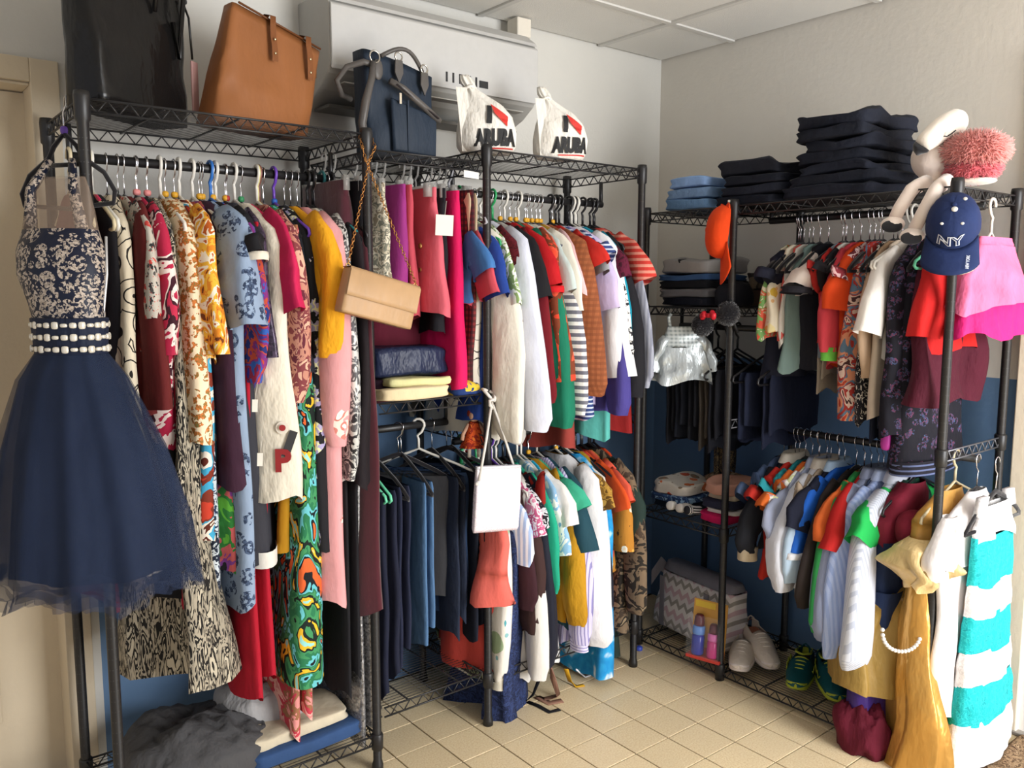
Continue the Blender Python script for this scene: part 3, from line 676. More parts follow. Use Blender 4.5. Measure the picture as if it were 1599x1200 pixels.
g(C_, 838, 676, 'L', m('plain', '#d3d6e4', bump=.5), 'lilac_white_shirt', 'top', 'pale lilac white long sleeved shirt reaching lowest', vs=674, t=.034, h='w', v=520, fold=.4, sw=.075, out=.02)
g(C_, 846, 590, 'S', m('plain', '#18171b'), 'black_shirt', 'top', 'black tee between pale lilac shirt and red ruffled top', vs=470, t=.022, h='g', v=430, out=.01)
g(C_, 862, 590, 'S', m('plain', '#b3121a'), 'ruffled_blouse', 'top', 'bright red blouse with frilled short sleeve', vs=452, t=.026, h='w', v=410, flare=.03, fold=1.0, cuff=m('plain', '#c4161d'))
g(C_, 862, 632, 'L', m('plain', '#6d0f1a'), 'maroon_shirt', 'top', 'dark red long shirt hanging under the coral one', vs=628, t=.018, h='vy', v=560)
g(C_, 874, 672, 'L', m('plain', '#147055'), 'green_blouse', 'top', 'emerald green blouse with gathered cuff', vs=668, t=.03, h='vy', v=620, out=-.01, sw=.065)
g(C_, 882, 597, 'S', m('rp', '#d8452c', '#e0533a', '#7a3a22', '#d8452c', s=9), 'coral_blouse', 'top', 'orange red blouse with blurred brown print', vs=597, t=.026, h='vy', v=540, out=.01)
g(C_, 884, 560, 'S', m('plain', '#bccac6'), 'mint_shirt', 'top', 'pale mint grey tee behind the red frilled blouse', vs=460, t=.016, h='w', v=420)
g(C_, 893, 600, 'S', m('plain', '#e0d9cb'), 'cream_tee', 'top', 'cream tee with wide sleeve beside the mint tee', vs=490, t=.018, h='vy', v=440, flare=.02)
g(C_, 896, 600, 'D', m('plain', '#b98f2e'), 'mustard_blouse', 'top', 'mustard yellow sleeveless blouse near grey stripes', t=.014, h='vy', v=400, out=.03)
g(C_, 905, 650, 'L', STRG, 'striped_jumper', 'top', 'grey and white horizontally striped jumper', vs=648, t=.024, h='vy', v=540, out=.0, fold=.35)
g(C_, 912, 640, 'S', m('plain', '#dcb6b8'), 'pale_pink_shirt', 'top', 'pale pink shirt between grey stripes and brown shirt', vs=520, t=.012, h='vy', v=460)
g(C_, 932, 620, 'L', m('ck', '#8e4f2e', '#9c5a36', '#7d4428', s=55), 'brown_shirt', 'top', 'rust brown checked long sleeved shirt with wide cuff', vs=618, t=.034, h='vy', v=500, out=.02, fold=.3, sw=.075)
g(C_, 938, 560, 'S', m('plain', '#9a9ca0'), 'grey_shirt', 'top', 'heather grey tee right of the brown shirt', vs=432, t=.014, h='vy', v=410)
g(C_, 941, 660, 'S', NVST, 'navy_striped_tee', 'top', 'navy and white striped tee', vs=410, t=.024, h='k', v=560, out=-.0)
g(C_, 948, 640, 'S', m('plain', '#b7a9d0'), 'red_lilac_tee', 'top', 'lilac tee with bright red shoulder', vs=486, t=.02, h='k', v=440, out=.0, slm=m('plain', '#c7b8dc'))
g(C_, 941, 470, 'S', m('plain', '#c52a22'), 'red_tee', 'top', 'red tee showing a small shoulder above the lilac one', vs=420, t=.016, h='k', v=400, out=.02)
g(C_, 965, 592, 'S', m('plain', '#e9e9ec', bump=.4), 'white_tunic', 'top', 'plain white tunic left of the turquoise sleeve', vs=590, t=.028, h='k', v=530, out=.01, sw=.07)
g(C_, 977, 567, 'L', m('plain', '#0d8ba4'), 'turquoise_shirt', 'top', 'turquoise long sleeved shirt', vs=566, t=.022, h='w', v=500, out=.02, flare=.03)
g(C_, 973, 650, 'L', m('plain', '#473f86'), 'indigo_jumper', 'top', 'indigo jumper with long sleeve by the corner', vs=648, t=.024, h='w', v=600)
g(C_, 976, 560, 'S', m('rp', '#4a1026', '#5e1630', '#3a0c1c', s=30), 'plum_shirt', 'top', 'plum red shirt with short ruffled sleeve', vs=440, t=.016, h='k', v=415)
g(C_, 982, 570, 'L', m('rp', '#e4e2dd', '#e4e2dd', '#2c2b30', '#e4e2dd', s=34), 'white_print_blouse', 'top', 'white blouse with small black marks near the right post', vs=565, t=.016, h='w', v=470)
g(C_, 979, 676, 'D', m('plain', '#8f1c1c'), 'red_dress', 'dress', 'brick red pointed hem lowest at the right post', t=.022, h='k', v=660)
g(C_, 992, 640, 'L', m('plain', '#1b1a1f'), 'black_coat', 'jacket', 'black coat behind the right front post', vs=620, t=.022, h='k', v=500)
g(C_, 1004, 560, 'S', m('hs', '#c2382f', '#d98a78', s=48, k=.45), 'red_striped_tee', 'top', 'red striped tee poking out past the right post', vs=442, t=.024, h='k', v=410, out=.02, flare=.03)
g(C_, 1010, 610, 'L', m('vs', '#a4a7b4', '#8a8d9c', s=60), 'grey_shirt', 'top', 'grey long sleeved shirt at the right end past the post', vs=605, t=.014, h='k', v=520)
g(C_, 897, 702, 'D', m('plain', '#963c34'), 'terracotta_dress', 'dress', 'terracotta dress hem below the grey stripes', t=.026, h='vy', v=680)
g(C_, 948, 687, 'D', m('plain', '#5cb8ae'), 'aqua_dress', 'dress', 'aqua dress hem below the navy stripes', t=.018, h='k', v=675)
g(C_, 820, 690, 'D', m('plain', '#b9b4ae'), 'grey_dress', 'dress', 'pale grey dress hem under the lilac white shirt', t=.02, h='v', v=670)
# ------------------------------------------------------------------ corner rack, lower rail
D_ = 'D'
g(D_, 780, 1055, 'D', m('plain', '#c4463c'), 'coral_dress', 'dress', 'coral red long dress with flounced front panel by the post', t=.03, tb=.05, h='mt', v=900, out=.02, fold=.5)
g(D_, 803, 945, 'D', m('plain', '#e06a5e'), 'salmon_blouse', 'top', 'salmon sleeveless top behind the white pouch', t=.032, tb=.055, h='g', v=880, out=.10, fold=.5, w=.18)
g(D_, 793, 1074, 'L', m('sp', '#e6e1d6', '#c0525a', '#4fa3ad', '#9db08a', s=9, k=.33), 'floral_blouse', 'top', 'white blouse with loose red and aqua flowers', vs=1068, t=.022, h='w', v=1000, out=.02, flare=-.005, w=.17, cuff=m('plain', '#e9e2cf'))
g(D_, 815, 1136, 'D', m('rp', '#1b2442', '#232d50', '#33426e', '#1b2442', '#2a3560', s=38), 'lace_dress', 'dress', 'navy lace dress reaching down to the floor tiles', t=.03, tb=.075, h='w', v=1000, out=.05, fold=.7)
g(D_, 817, 890, 'L', m('vs', '#dfe4ee', '#9fb4d8', s=50), 'striped_blouse', 'top', 'white and pale blue striped blouse next to pouch', vs=885, t=.016, h='g', v=820)
g(D_, 824, 960, 'L', m('plain', '#3a1c24'), 'maroon_blouse', 'top', 'dark maroon blouse beside the brown sleeve', vs=955, t=.014, h='k', v=840)
g(D_, 828, 985, 'D', m('plain', '#5a2a90'), 'purple_blouse', 'top', 'purple strip of a top beside the navy lace', t=.012, h='k', v=900, out=.02)
g(D_, 842, 990, 'L', m('plain', '#3c2624'), 'brown_jumper', 'top', 'dark brown jumper with long sleeve', vs=988, t=.024, h='w', v=860)
g(D_, 838, 860, 'S', m('rp', '#e6dfe2', '#c45a82', '#ece6e8', '#d68aa6', s=26), 'pink_print_shirt', 'top', 'white and pink printed shirt with short sleeve', vs=840, t=.014, h='p', v=780)
g(D_, 851, 1075, 'L', m('plain', '#e3dfd8'), 'white_tunic', 'top', 'white tunic with long sleeve beside black trousers', vs=1060, t=.024, h='w', v=960, out=.01)
g(D_, 848, 880, 'S', m('rp', '#1d1c22', '#dcdce0', '#1d1c22', '#2a2930', s=40), 'black_white_shirt', 'top', 'black shirt with white script print', vs=830, t=.014, h='k', v=790)
g(D_, 864, 1045, 'L', m('plain', '#1b1d2a'), 'navy_cardigan', 'jacket', 'blue black long cardigan falling almost to the floor', vs=1040, t=.026, h='k', v=900, out=.015, fold=.3)
g(D_, 852, 800, 'S', m('plain', '#8f2018'), 'red_black_tee', 'top', 'red shoulder of a tee above the blue black cardigan', vs=762, t=.012, h='k', v=745, out=.0, flare=.001)
g(D_, 869, 930, 'L', m('plain', '#1fa07e'), 'jade_cardigan', 'jacket', 'jade green cardigan beside the blue black one', vs=925, t=.018, h='k', v=830, out=.01)
g(D_, 879, 910, 'S', m('rp', '#e9e7e2', '#8fb9da', '#efeeea', '#7aa6d0', s=12), 'blue_white_shirt', 'top', 'white shirt with sky blue patches', vs=868, t=.018, h='w', v=820)
g(D_, 877, 912, 'D', m('plain', '#1b9fc0'), 'cyan_blouse', 'top', 'cyan hem peeping under the blue and white shirt', t=.016, h='k', v=895, out=.03)
g(D_, 889, 1050, 'S', m('plain', '#e8e6e1'), 'white_tee', 'top', 'long plain white tee between blue white shirt and mustard', vs=824, t=.028, h='w', v=780, out=.01, flare=.03)
g(D_, 902, 985, 'L', m('plain', '#bd8b1c', bump=.8), 'mustard_blouse', 'top', 'mustard crumpled blouse with long sleeve', vs=980, t=.022, h='vy', v=900, out=.01)
g(D_, 901, 900, 'S', m('plain', '#3fae8c'), 'mint_tee', 'top', 'mint green tee behind the mustard blouse', vs=800, t=.012, h='vy', v=760, out=.01)
g(D_, 920, 990, 'S', m('plain', '#1f4450'), 'petrol_tee', 'top', 'petrol blue tee with wide square sleeve', vs=862, t=.026, h='k', v=800, out=.02, flare=.03, fold=.2)
g(D_, 915, 1012, 'L', m('vs', '#cfc8e4', '#8d86b8', s=95, k=.35), 'lilac_striped_shirt', 'top', 'lilac pinstriped shirt with buttoned cuff', vs=1006, t=.024, h='w', v=940, out=.01, cuff=m('hs', '#d5cfe8', '#9089ba', s=95, k=.35))
g(D_, 943, 1014, 'L', m('plain', '#eceaea', bump=.5), 'white_shirt', 'top', 'big white shirt with long sleeve, brightest on the lower rail', vs=1012, t=.042, h='w', v=870, out=.02, fold=.3, sw=.07, flare=.02)
g(D_, 938, 1044, 'D', m('plain', '#a6801f'), 'ochre_dress', 'dress', 'ochre dress hem under the big white shirt', t=.03, h='vy', v=1020, out=-.02)
g(D_, 941, 880, 'S', m('rp', '#8a6424', '#b58a3a', '#6a4a1c', '#c9a24e', s=26), 'gold_print_shirt', 'top', 'gold and brown printed tee behind the white shirt', vs=800, t=.018, h='vy', v=760)
g(D_, 951, 1000, 'L', m('plain', '#1a1c28'), 'black_jumper', 'top', 'black jumper strip left of the sky blue tie dye', vs=960, t=.018, h='k', v=800)
g(D_, 948, 1050, 'D', m('plain', '#c02a4c'), 'raspberry_dress', 'dress', 'raspberry hem low beside the tie dye dress', t=.014, h='k', v=1030, out=.0)
g(D_, 958, 1062, 'D', m('tie', '#e3edf2', '#2a9ad0', '#1d86c4', '#2a9ad0', '#bfe0ee', s=13), 'tie_dye_dress', 'dress', 'sky blue and white tie dye dress touching the floor', t=.03, tb=.05, h='w', v=880, out=.075, fold=.5)
g(D_, 972, 960, 'S', m('plain', '#d04e1c'), 'orange_shirt', 'top', 'orange shirt strip right of the tie dye', vs=800, t=.014, h='k', v=770)
g(D_, 979, 900, 'S', m('sp', '#b5792a', '#d9d4c2', '#3a2c1c', '#d9a24a', s=24, k=.3), 'mustard_print_tee', 'top', 'mustard tee with pale printed motifs', vs=860, t=.016, h='k', v=810, out=.01, flare=.001)
g(D_, 976, 880, 'D', m('ck', '#6a1518', '#1c1214', '#1c1214', s=30), 'plaid_vest', 'top', 'red and black plaid vest near the right post', t=.016, h='k', v=760)
g(D_, 984, 1000, 'S', m('plain', '#d4553e'), 'coral_shirt', 'top', 'coral shirt with rolled sleeve near the camouflage jacket', vs=788, t=.02, h='k', v=750, out=.01)
g(D_, 986, 890, 'D', m('plain', '#cf4318'), 'orange_dress', 'dress', 'vivid orange pointed hem under the mustard print', t=.016, h='k', v=880, out=.02)
g(D_, 995, 1037, 'L', m('plain', '#23342e'), 'dark_green_jacket', 'jacket', 'dark bottle green jacket beside the camouflage jacket', vs=840, t=.024, h='k', v=790)
g(D_, 1004, 1000, 'L', m('rp', '#4a3c30', '#7a6650', '#2e2822', '#8f7c62', s=14), 'camouflage_jacket', 'jacket', 'brown camouflage jacket at the right end of the lower rail', vs=960, t=.028, h='k', v=860, out=.03)
# ------------------------------------------------------------------ right rack, upper rail (children's tops)
F_ = 'F'
g(F_, 1188, 528, 'D', m('rp', '#b8a88c', '#c8543e', '#6f9a58', '#d2c6ae', s=22), 'patterned_dress', 'dress', 'small cream red and green patterned dress at the left end', t=.016, w=.14, h='v', v=480, out=.06)
g(F_, 1196, 590, 'S', m('plain', '#171a2a'), 'navy_playsuit', 'dress', 'dark navy playsuit at the left end of the upper rail', vs=440, t=.026, w=.15, h='v', v=420)
g(F_, 1199, 516, 'D', m('sp', '#e6dcc4', '#d9b64a', '#d9a05a', '#e9d9a0', s=14, k=.4), 'yellow_print_dress', 'dress', 'cream dress with yellow blotches', t=.02, w=.15, h='v', v=480, out=.04)
g(F_, 1213, 530, 'D', m('plain', '#d4564e'), 'coral_dress', 'dress', 'narrow coral child dress beside a white one', t=.014, w=.15, h='v', v=480, out=.02)
g(F_, 1219, 540, 'D', m('plain', '#d9d2c8'), 'white_dress', 'dress', 'narrow white child dress beside the sage dress', t=.014, w=.15, h='v', v=480, out=.02)
g(F_, 1229, 580, 'D', m('plain', '#6f8580'), 'sage_dress', 'dress', 'sage grey child dress with gathered skirt', t=.02, tb=.03, w=.15, h='v', v=500, out=.02)
g(F_, 1240, 575, 'S', m('plain', '#14151e'), 'black_dress', 'dress', 'black child dress with white puffed sleeve', vs=452, t=.034, w=.13, h='v', v=430, slm=m('plain', '#e3d6cc'), flare=.03, cuff=m('plain', '#24232a'), sw=.045)
g(F_, 1268, 532, 'S', m('plain', '#bf2e2a'), 'red_tee', 'top', 'thin red tee between black dress and grey one', vs=430, t=.014, w=.15, h='v', v=410)
g(F_, 1275, 560, 'D', m('plain', '#7e8c96'), 'grey_blue_dress', 'dress', 'grey blue child dress strip by the coral jumper', t=.014, w=.15, h='v', v=480)
g(F_, 1279, 470, 'S', m('plain', '#d9d6cc'), 'white_tee', 'top', 'white tee with black sleeve edge left of coral jumper', vs=430, t=.016, w=.15, h='v', v=405, slm=m('plain', '#1c1b20'))
g(F_, 1287, 575, 'L', m('plain', '#d0424e'), 'coral_jumper', 'top', 'coral red jumper with lime green cuff', vs=550, t=.024, w=.15, h='v', v=500, cuff=m('plain', '#6fbf4a'), fold=.25)
g(F_, 1280, 614, 'P', m('plain', '#9a8f80'), 'beige_leggings', 'trousers', 'thin beige leggings hanging under the coral jumper', t=.012, w=.10, h='v', v=580)
g(F_, 1303, 572, 'S', m('plain', '#dd4716'), 'orange_tee', 'top', 'vivid orange red tee with stacked short sleeves', vs=486, t=.026, w=.15, h='v', v=450, fold=.3)
g(F_, 1313, 560, 'S', m('rp', '#d9b0b0', '#8a2f3a', '#e2c6c4', '#6a2f38', s=22), 'pink_floral_tee', 'top', 'pink and maroon floral tee right of the orange one', vs=440, t=.016, w=.15, h='v', v=415)
g(F_, 1322, 655, 'D', m('rp', '#b5402c', '#d9906e', '#5f7a92', '#a8342c', '#e0c4b4', '#4a2a2c', s=15), 'paisley_dress', 'dress', 'red blue and pink paisley child dress', t=.026, tb=.034, w=.15, h='v', v=560, out=.03)
g(F_, 1331, 560, 'D', m('plain', '#c9808a'), 'dusty_pink_dress', 'dress', 'dusty pink strip of a dress behind the paisley one', t=.012, w=.15, h='v', v=430)
g(F_, 1338, 662, 'D', m('rp', '#d6d0c6', '#1d1c22', '#1d1c22', '#cfc8bc', s=50), 'flecked_dress', 'dress', 'black and cream flecked dress hem by the beige blouse', t=.014, w=.15, h='v', v=620, out=.02)
g(F_, 1343, 592, 'L', m('plain', '#b99c80'), 'beige_blouse', 'top', 'beige eyelet blouse with long sleeve', vs=590, t=.018, w=.15, h='v', v=540, out=.0)
g(F_, 1357, 652, 'D', m('plain', '#cdbdaa'), 'cream_dress', 'dress', 'cream slip dress narrow beside the navy floral one', t=.018, w=.15, h='w', v=600, out=.04)
g(F_, 1362, 560, 'S', m('plain', '#ece6de'), 'white_blouse', 'top', 'white blouse with large pointed short sleeve', vs=524, t=.024, w=.16, h='w', v=480, flare=.035, out=.0, fold=.25)
g(F_, 1362, 690, 'P', m('plain', '#1c2233'), 'navy_trousers', 'trousers', 'dark navy child trousers below the cream slip', t=.018, w=.12, h='v', v=670)
FLN = m('sprig', '#14131d', '#3b5474', '#4a2540', '#2f4463', '#66344e', s=26, k=.46)
g(F_, 1383, 682, 'D', FLN, 'navy_floral_dress', 'dress', 'black dress with blue and magenta flowers', t=.036, tb=.045, w=.17, h='v', v=540, out=.05, fold=.35)
g(F_, 1400, 738, 'D', FLN, 'navy_floral_skirt', 'dress', 'long black floral dress with lined border, below the wine dress', t=.04, tb=.05, w=.17, h='v', v=700, out=.02, fold=.4, trim=m('hs', '#191824', '#5a6488', s=70, k=.35))
g(F_, 1424, 632, 'D', m('plain', '#4a0f22', bump=1.0), 'wine_bubble_dress', 'dress', 'wine crinkled dress with gathered bubble hem', t=.045, tb=.065, w=.17, hw=.19, h='mt', v=560, out=.03, fold=.6)
g(F_, 1437, 548, 'S', m('plain', '#c9201f'), 'red_tee', 'top', 'bright red tee beside the right front post under the cap', vs=528, t=.026, w=.13, h='v', v=480, out=.03, fold=.3, hs=.7)
# ------------------------------------------------------------------ right rack, lower rail (shirts)
G_ = 'G'
g(G_, 1168, 865, 'L', m('plain', '#16181f'), 'black_jacket', 'jacket', 'black jacket with white piping at the left end', vs=862, t=.03, h='v', v=780, cuff=m('plain', '#b9a98e'), collar=m('plain', '#cfc8ba'))
g(G_, 1158, 800, 'S', m('plain', '#3a4a66'), 'slate_tee', 'top', 'slate blue tee sleeve behind the black jacket', vs=782, t=.018, h='v', v=760)
g(G_, 1182, 910, 'S', m('plain', '#b0281e'), 'red_tee', 'top', 'long red tee showing below the orange one', vs=788, t=.018, h='v', v=760)
g(G_, 1192, 800, 'S', m('plain', '#1f7f86'), 'teal_tee', 'top', 'teal tee strip between red and orange', vs=776, t=.014, h='v', v=750)
g(G_, 1202, 812, 'S', m('plain', '#da6a2a'), 'orange_tee', 'top', 'orange tee at the left of the lower rail', vs=800, t=.022, h='v', v=770)
g(G_, 1207, 850, 'L', m('plain', '#8f96ac'), 'grey_blue_shirt', 'top', 'grey blue shirt behind the floral camp shirt', vs=840, t=.014, h='v', v=760, collar=m('plain', '#98a0b6'))
g(G_, 1214, 830, 'S', m('rp', '#e4e4d4', '#c9cf9c', '#e9e8dc', '#d0a0a8', s=16), 'pale_floral_shirt', 'top', 'pale yellow green floral shirt with pointed sleeve', vs=802, t=.016, h='v', v=770, flare=.02)
g(G_, 1216, 921, 'L', m('plain', '#d6d9e2', bump=.5), 'white_shirt', 'top', 'white long sleeved shirt at left of the lower rail', vs=918, t=.036, h='v', v=830, fold=.3, sw=.07, collar=m('plain', '#d2c9bb'))
g(G_, 1236, 940, 'L', m('plain', '#a08f7c'), 'taupe_shirt', 'top', 'taupe shirt end under the white shirt', vs=800, t=.016, h='v', v=780, flare=-.01)
g(G_, 1234, 914, 'L', m('plain', '#b4cbe0'), 'light_blue_shirt', 'top', 'light blue shirt with knitted cuff right of white shirt', vs=908, t=.02, h='v', v=860, collar=m('plain', '#aec8e2'))
g(G_, 1240, 880, 'S', m('plain', '#161a2c'), 'navy_polo', 'top', 'navy polo with broad short sleeve', vs=830, t=.022, h='v', v=790, out=.01)
g(G_, 1252, 870, 'S', m('plain', '#1f5fc0'), 'blue_polo', 'top', 'cobalt blue polo with white sleeve band', vs=866, t=.018, h='v', v=800, cuff=m('plain', '#dfe0e4'))
g(G_, 1264, 960, 'L', m('plain', '#2c2422'), 'dark_brown_shirt', 'top', 'dark brown shirt strip beside the green one', vs=950, t=.016, h='v', v=800)
g(G_, 1271, 985, 'L', m('plain', '#2f8f4a'), 'green_shirt', 'top', 'leaf green long sleeved shirt', vs=983, t=.022, h='v', v=860, out=.01, fold=.25)
g(G_, 1283, 960, 'S', m('plain', '#d0622a'), 'orange_shirt', 'top', 'burnt orange shirt right of the green one', vs=850, t=.018, h='v', v=820)
g(G_, 1290, 880, 'S', m('plain', '#b31e1c'), 'red_shirt', 'top', 'bright red polo over the burnt orange shirt', vs=860, t=.022, h='v', v=800, out=.015)
g(G_, 1292, 1006, 'L', m('plain', '#8c95b0', bump=.5), 'grey_blue_shirt', 'top', 'wide grey blue shirt left of pale blue stripes', vs=1000, t=.03, h='v', v=860, out=.015, fold=.3, collar=m('plain', '#98a2bc'))
g(G_, 1308, 1032, 'L', m('vs', '#aebfe6', '#9aaedd', s=90), 'light_blue_shirt', 'top', 'pale blue striped shirt', vs=1028, t=.024, h='v', v=880, out=.015, collar=m('plain', '#b9c8e8'))
g(G_, 1326, 1042, 'L', m('vs', '#d6dbe6', '#bcc3d3', s=120, k=.4), 'pinstripe_shirt', 'top', 'white pinstripe shirt with long sleeve', vs=1040, t=.034, h='v', v=880, out=.02, fold=.3, sw=.075, collar=m('plain', '#d5d9e6'))
g(G_, 1350, 1076, 'P', m('plain', '#4a74a6'), 'blue_trousers', 'trousers', 'steel blue trouser leg below the pinstripe shirt', t=.03, w=.14, h='v', v=1030, out=.03, fold=.2)
g(G_, 1330, 850, 'D', m('plain', '#3a4660'), 'slate_shirt', 'top', 'slate shirt between pinstripe and bright green tee', t=.014, h='v', v=790)
g(G_, 1342, 966, 'S', m('plain', '#1ea54c'), 'green_tee', 'top', 'bright green tee with long slanted sleeve', vs=848, t=.026, w=.17, h='v', v=820, flare=.06, out=.0, fold=.3)
g(G_, 1362, 1120, 'D', m('ck', '#12382a', '#1c5a40', '#0c1e1a', s=24), 'green_plaid_skirt', 'dress', 'dark green plaid dress hem behind the costume', t=.03, h='v', v=1040)
# ------------------------------------------------------------------ short rail: dark trousers
H_ = 'H'
for i, (u, vb, c, lb) in enumerate(((1044, 690, '#12141c', 'black trousers at the left end of the short rail'), (1060, 682, '#171c28', 'blue black trousers second on the short rail'), (1078, 688, '#13151d', 'black trousers behind the silver checked outfit'), (1094, 700, '#3a342e', 'dark khaki trousers right of the silver outfit'), (1108, 706, '#15161e', 'black trousers in front of the leopard scarf'), (1160, 690, '#1a2138', 'midnight navy trousers right of the front post'), (1195, 700, '#171d33', 'navy trousers furthest right on the short rail'))):
    g(H_, u, vb, 'P', m('plain', c), 'dark_trousers', 'trousers', lb, t=.02, tb=.03, w=.15, h='k', v=640, fold=.4)
g(H_, 1122, 756, 'P', m('rp', '#4a3f2c', '#17161a', '#6a5a3e', '#201d1c', s=60), 'leopard_scarf', 'scarf', 'narrow leopard print scarf hanging beside the front post', t=.02, w=.04, h='k', v=700, hs=.6)
# ------------------------------------------------------------------ hanging costumes and dresses at the right end
def rr(w, d, z, n=28, e=.55, cx=0, cy=0):
    return [(cx+w*math.copysign(abs(cos(2*pi*i/n))**e, cos(2*pi*i/n)), cy+d*math.copysign(abs(sin(2*pi*i/n))**e, sin(2*pi*i/n)), z) for i in range(n)]
RN = random.Random(5)
def part_tube(parent, name, mat, prof, fold=.5, n=30, rows=12, hem=.01, seed=1, **k):
    return cloth_tube(MB(), prof, random.Random(seed), n=n, rows=rows, fold=fold, hem=hem, **k).build(name, mat, parent)
def tier_dress(rk, u, v, name, label, h, tiers, cat='dress', edge=.2, rz=0.0, hs=1.0):
    """tiers: (part name, material, profile[(z, xc, a, b)], fold)"""
    R = RODS[rk]; q = onX(u, v, R['c']-edge); e = empty(name, (R['c'], q.y, R['z']), pi+rz, label, cat, 'clothes on '+R['where'])
    for i, (nm, mt, prof, fo, *pl) in enumerate(tiers): part_tube(e, nm, mt, prof, fo, seed=i+11+int(u), n=60 if pl else 30, pl=pl[0] if pl else 0)
    if h: hanger(R, (R['c'], q.y, R['z']), pi+rz, h, label, hs)
    return e
zc = lambda u, v, x=-.44: onX(u, v, x).z
G0 = RODS['G']['z']; F0 = RODS['F']['z']
MAR = m('plain', '#6f1428', bump=.5); NVC = m('plain', '#1b2a4a', bump=.5)
cst = tier_dress('G', 1366, 850, 'muscle_costume', 'padded maroon and navy child costume with sculpted chest', 'k', [
  ('upper_torso', MAR, [(-.09, .03, .05, .03), (-.13, .05, .10, .035), (-.2, .08, .13, .042), (-.255, .085, .125, .042)], .1), ('lower_torso', NVC, [(-.25, .085, .124, .041), (-.42, .09, .11, .04)], .1),
  ('leg', NVC, [(-.40, .155, .055, .045), (-.55, .155, .055, .04), (-.66, .155, .045, .035)], .3), ('leg', MAR, [(-.40, .06, .055, .045), (-.55, .06, .055, .04), (-.74, .07, .042, .035)], .3),
  ('boot', MAR, [(-.655, .155, .046, .036), (-.76, .155, .035, .03)], .3)], edge=.235)
for sx in (.138, .032): MB().sq((sx, .058, -.205), .062, .036, .052, .8, 16, 10).build('chest_pad', MAR, cst)
for k in range(3): MB().sq((.088, .055, -.285-.045*k), .060, .024, .021, .7, 14, 8).build('stomach_pad', MAR, cst)
VIO = m('plain', '#3b2470', rough=.45); GSH = m('plain', '#96793c', rough=.55, bump=.6)
tier_dress('G', 1332, 1090, 'purple_gold_dress', 'purple satin costume dress with sheer gold overskirt and purple hem', 'k', [
  ('bodice', VIO, [(-.19, .02, .07, .02), (-.22, .02, .10, .03), (-.28, .02, .10, .035), (-.335, .02, .10, .045)], .4),
  ('underskirt', VIO, [(-.33, .02, .10, .035), (-.5, .05, .15, .042), (-.72, .06, .20, .055), (-.845, .05, .215, .06)], .3, .12),
  ('overskirt', GSH, [(-.325, .02, .12, .06), (-.45, .05, .17, .085), (-.60, .07, .215, .105), (-.70, .06, .23, .11)], .25, .12)], edge=.27)
GLD = m('plain', '#cf9d50', rough=.26, bump=.8, wr=10, metal=.45); CRM = m('plain', '#e0c48c', rough=.35, bump=.8)
tier_dress('G', 1408, 1150, 'gold_satin_dress', 'long gold satin ball gown with cream puffed sleeves, behind the front post', 'cr', [
  ('bodice', m('plain', '#cf9c50', rough=.3), [(-.09, .03, .06, .02), (-.17, .07, .13, .04), (-.33, .09, .12, .045)], .5),
  ('skirt', GLD, [(-.31, .09, .12, .045), (-.5, .08, .15, .06), (-.75, .06, .2, .085), (-.885, .05, .22, .10)], .4, .26),
  ('overskirt', m('plain', '#d3b58a', rough=.4), [(-.31, .04, .10, .06), (-.42, .03, .12, .075), (-.5, .0, .13, .08)], .7),
  ('puff_sleeve', CRM, [(-.21, .19, .03, .03), (-.235, .205, .055, .05), (-.285, .215, .07, .06), (-.31, .21, .055, .045), (-.35, .195, .05, .03)], .9)], edge=.24)
WH = m('plain', '#ebe6e4', bump=.5)
tier_dress('G', 1463, 900, 'white_dress', 'white cotton dress with pink seam between gold gown and turquoise tiers', 'v', [
  ('bodice', WH, [(-.088, .0, .05, .012), (-.15, .02, .15, .02), (-.30, .03, .18, .025)], .5),
  ('skirt', WH, [(-.29, .03, .18, .024), (-.5, .03, .17, .03), (-.72, .02, .18, .035)], .5, .14),
  ('lining', m('plain', '#c8282c'), [(-.60, .0, .13, .02), (-.80, .0, .15, .025)], .5),
  ('cap_sleeve', WH, [(-.14, .17, .03, .018), (-.22, .21, .05, .022), (-.29, .22, .055, .025)], .5)], edge=.22)
TUR = m('rp', '#17a9ac', '#17a9ac', '#2bbcbc', '#129a9e', s=70, bump=.9); LACE = m('rp', '#f0eeee', '#f0eeee', '#e0dede', '#f4f2f2', s=60, bump=.9)
td = tier_dress('G', 1487, 1080, 'tiered_dress', 'sleeveless white and turquoise lace tiered dress at the far right', 'v', [], edge=.20)
zz = [-.20, -.335, -.425, -.53, -.625, -.735, -.86]; aa = [.125, .125, .13, .14, .15, .165, .185, .205]
part_tube(td, 'bodice', LACE, [(-.115, 0, .10, .012), (-.17, 0, .118, .02), (zz[0]-.006, 0, .125, .026)], .3, seed=3)
for sg in (-1, 1):
    MB().loft([[(sg*(.085+.02*k)+dx, dy, -.088-.05*k) for dx, dy in ((-.022, -.008), (.022, -.008), (.022, .010), (-.022, .010))] for k in (0, 1)], True, True).build('shoulder_strap', LACE, td)
for i in range(6):
    part_tube(td, 'lace_tier', (TUR, LACE)[i % 2], [(zz[i], 0, aa[i], .022+.004*i), ((zz[i]+zz[i+1])/2, 0, aa[i+1]*.99, .026+.004*i), (zz[i+1]-.008, 0, aa[i+1], .028+.0045*i)], .10, pl=.05, seed=20+i, n=48, hem=.005)
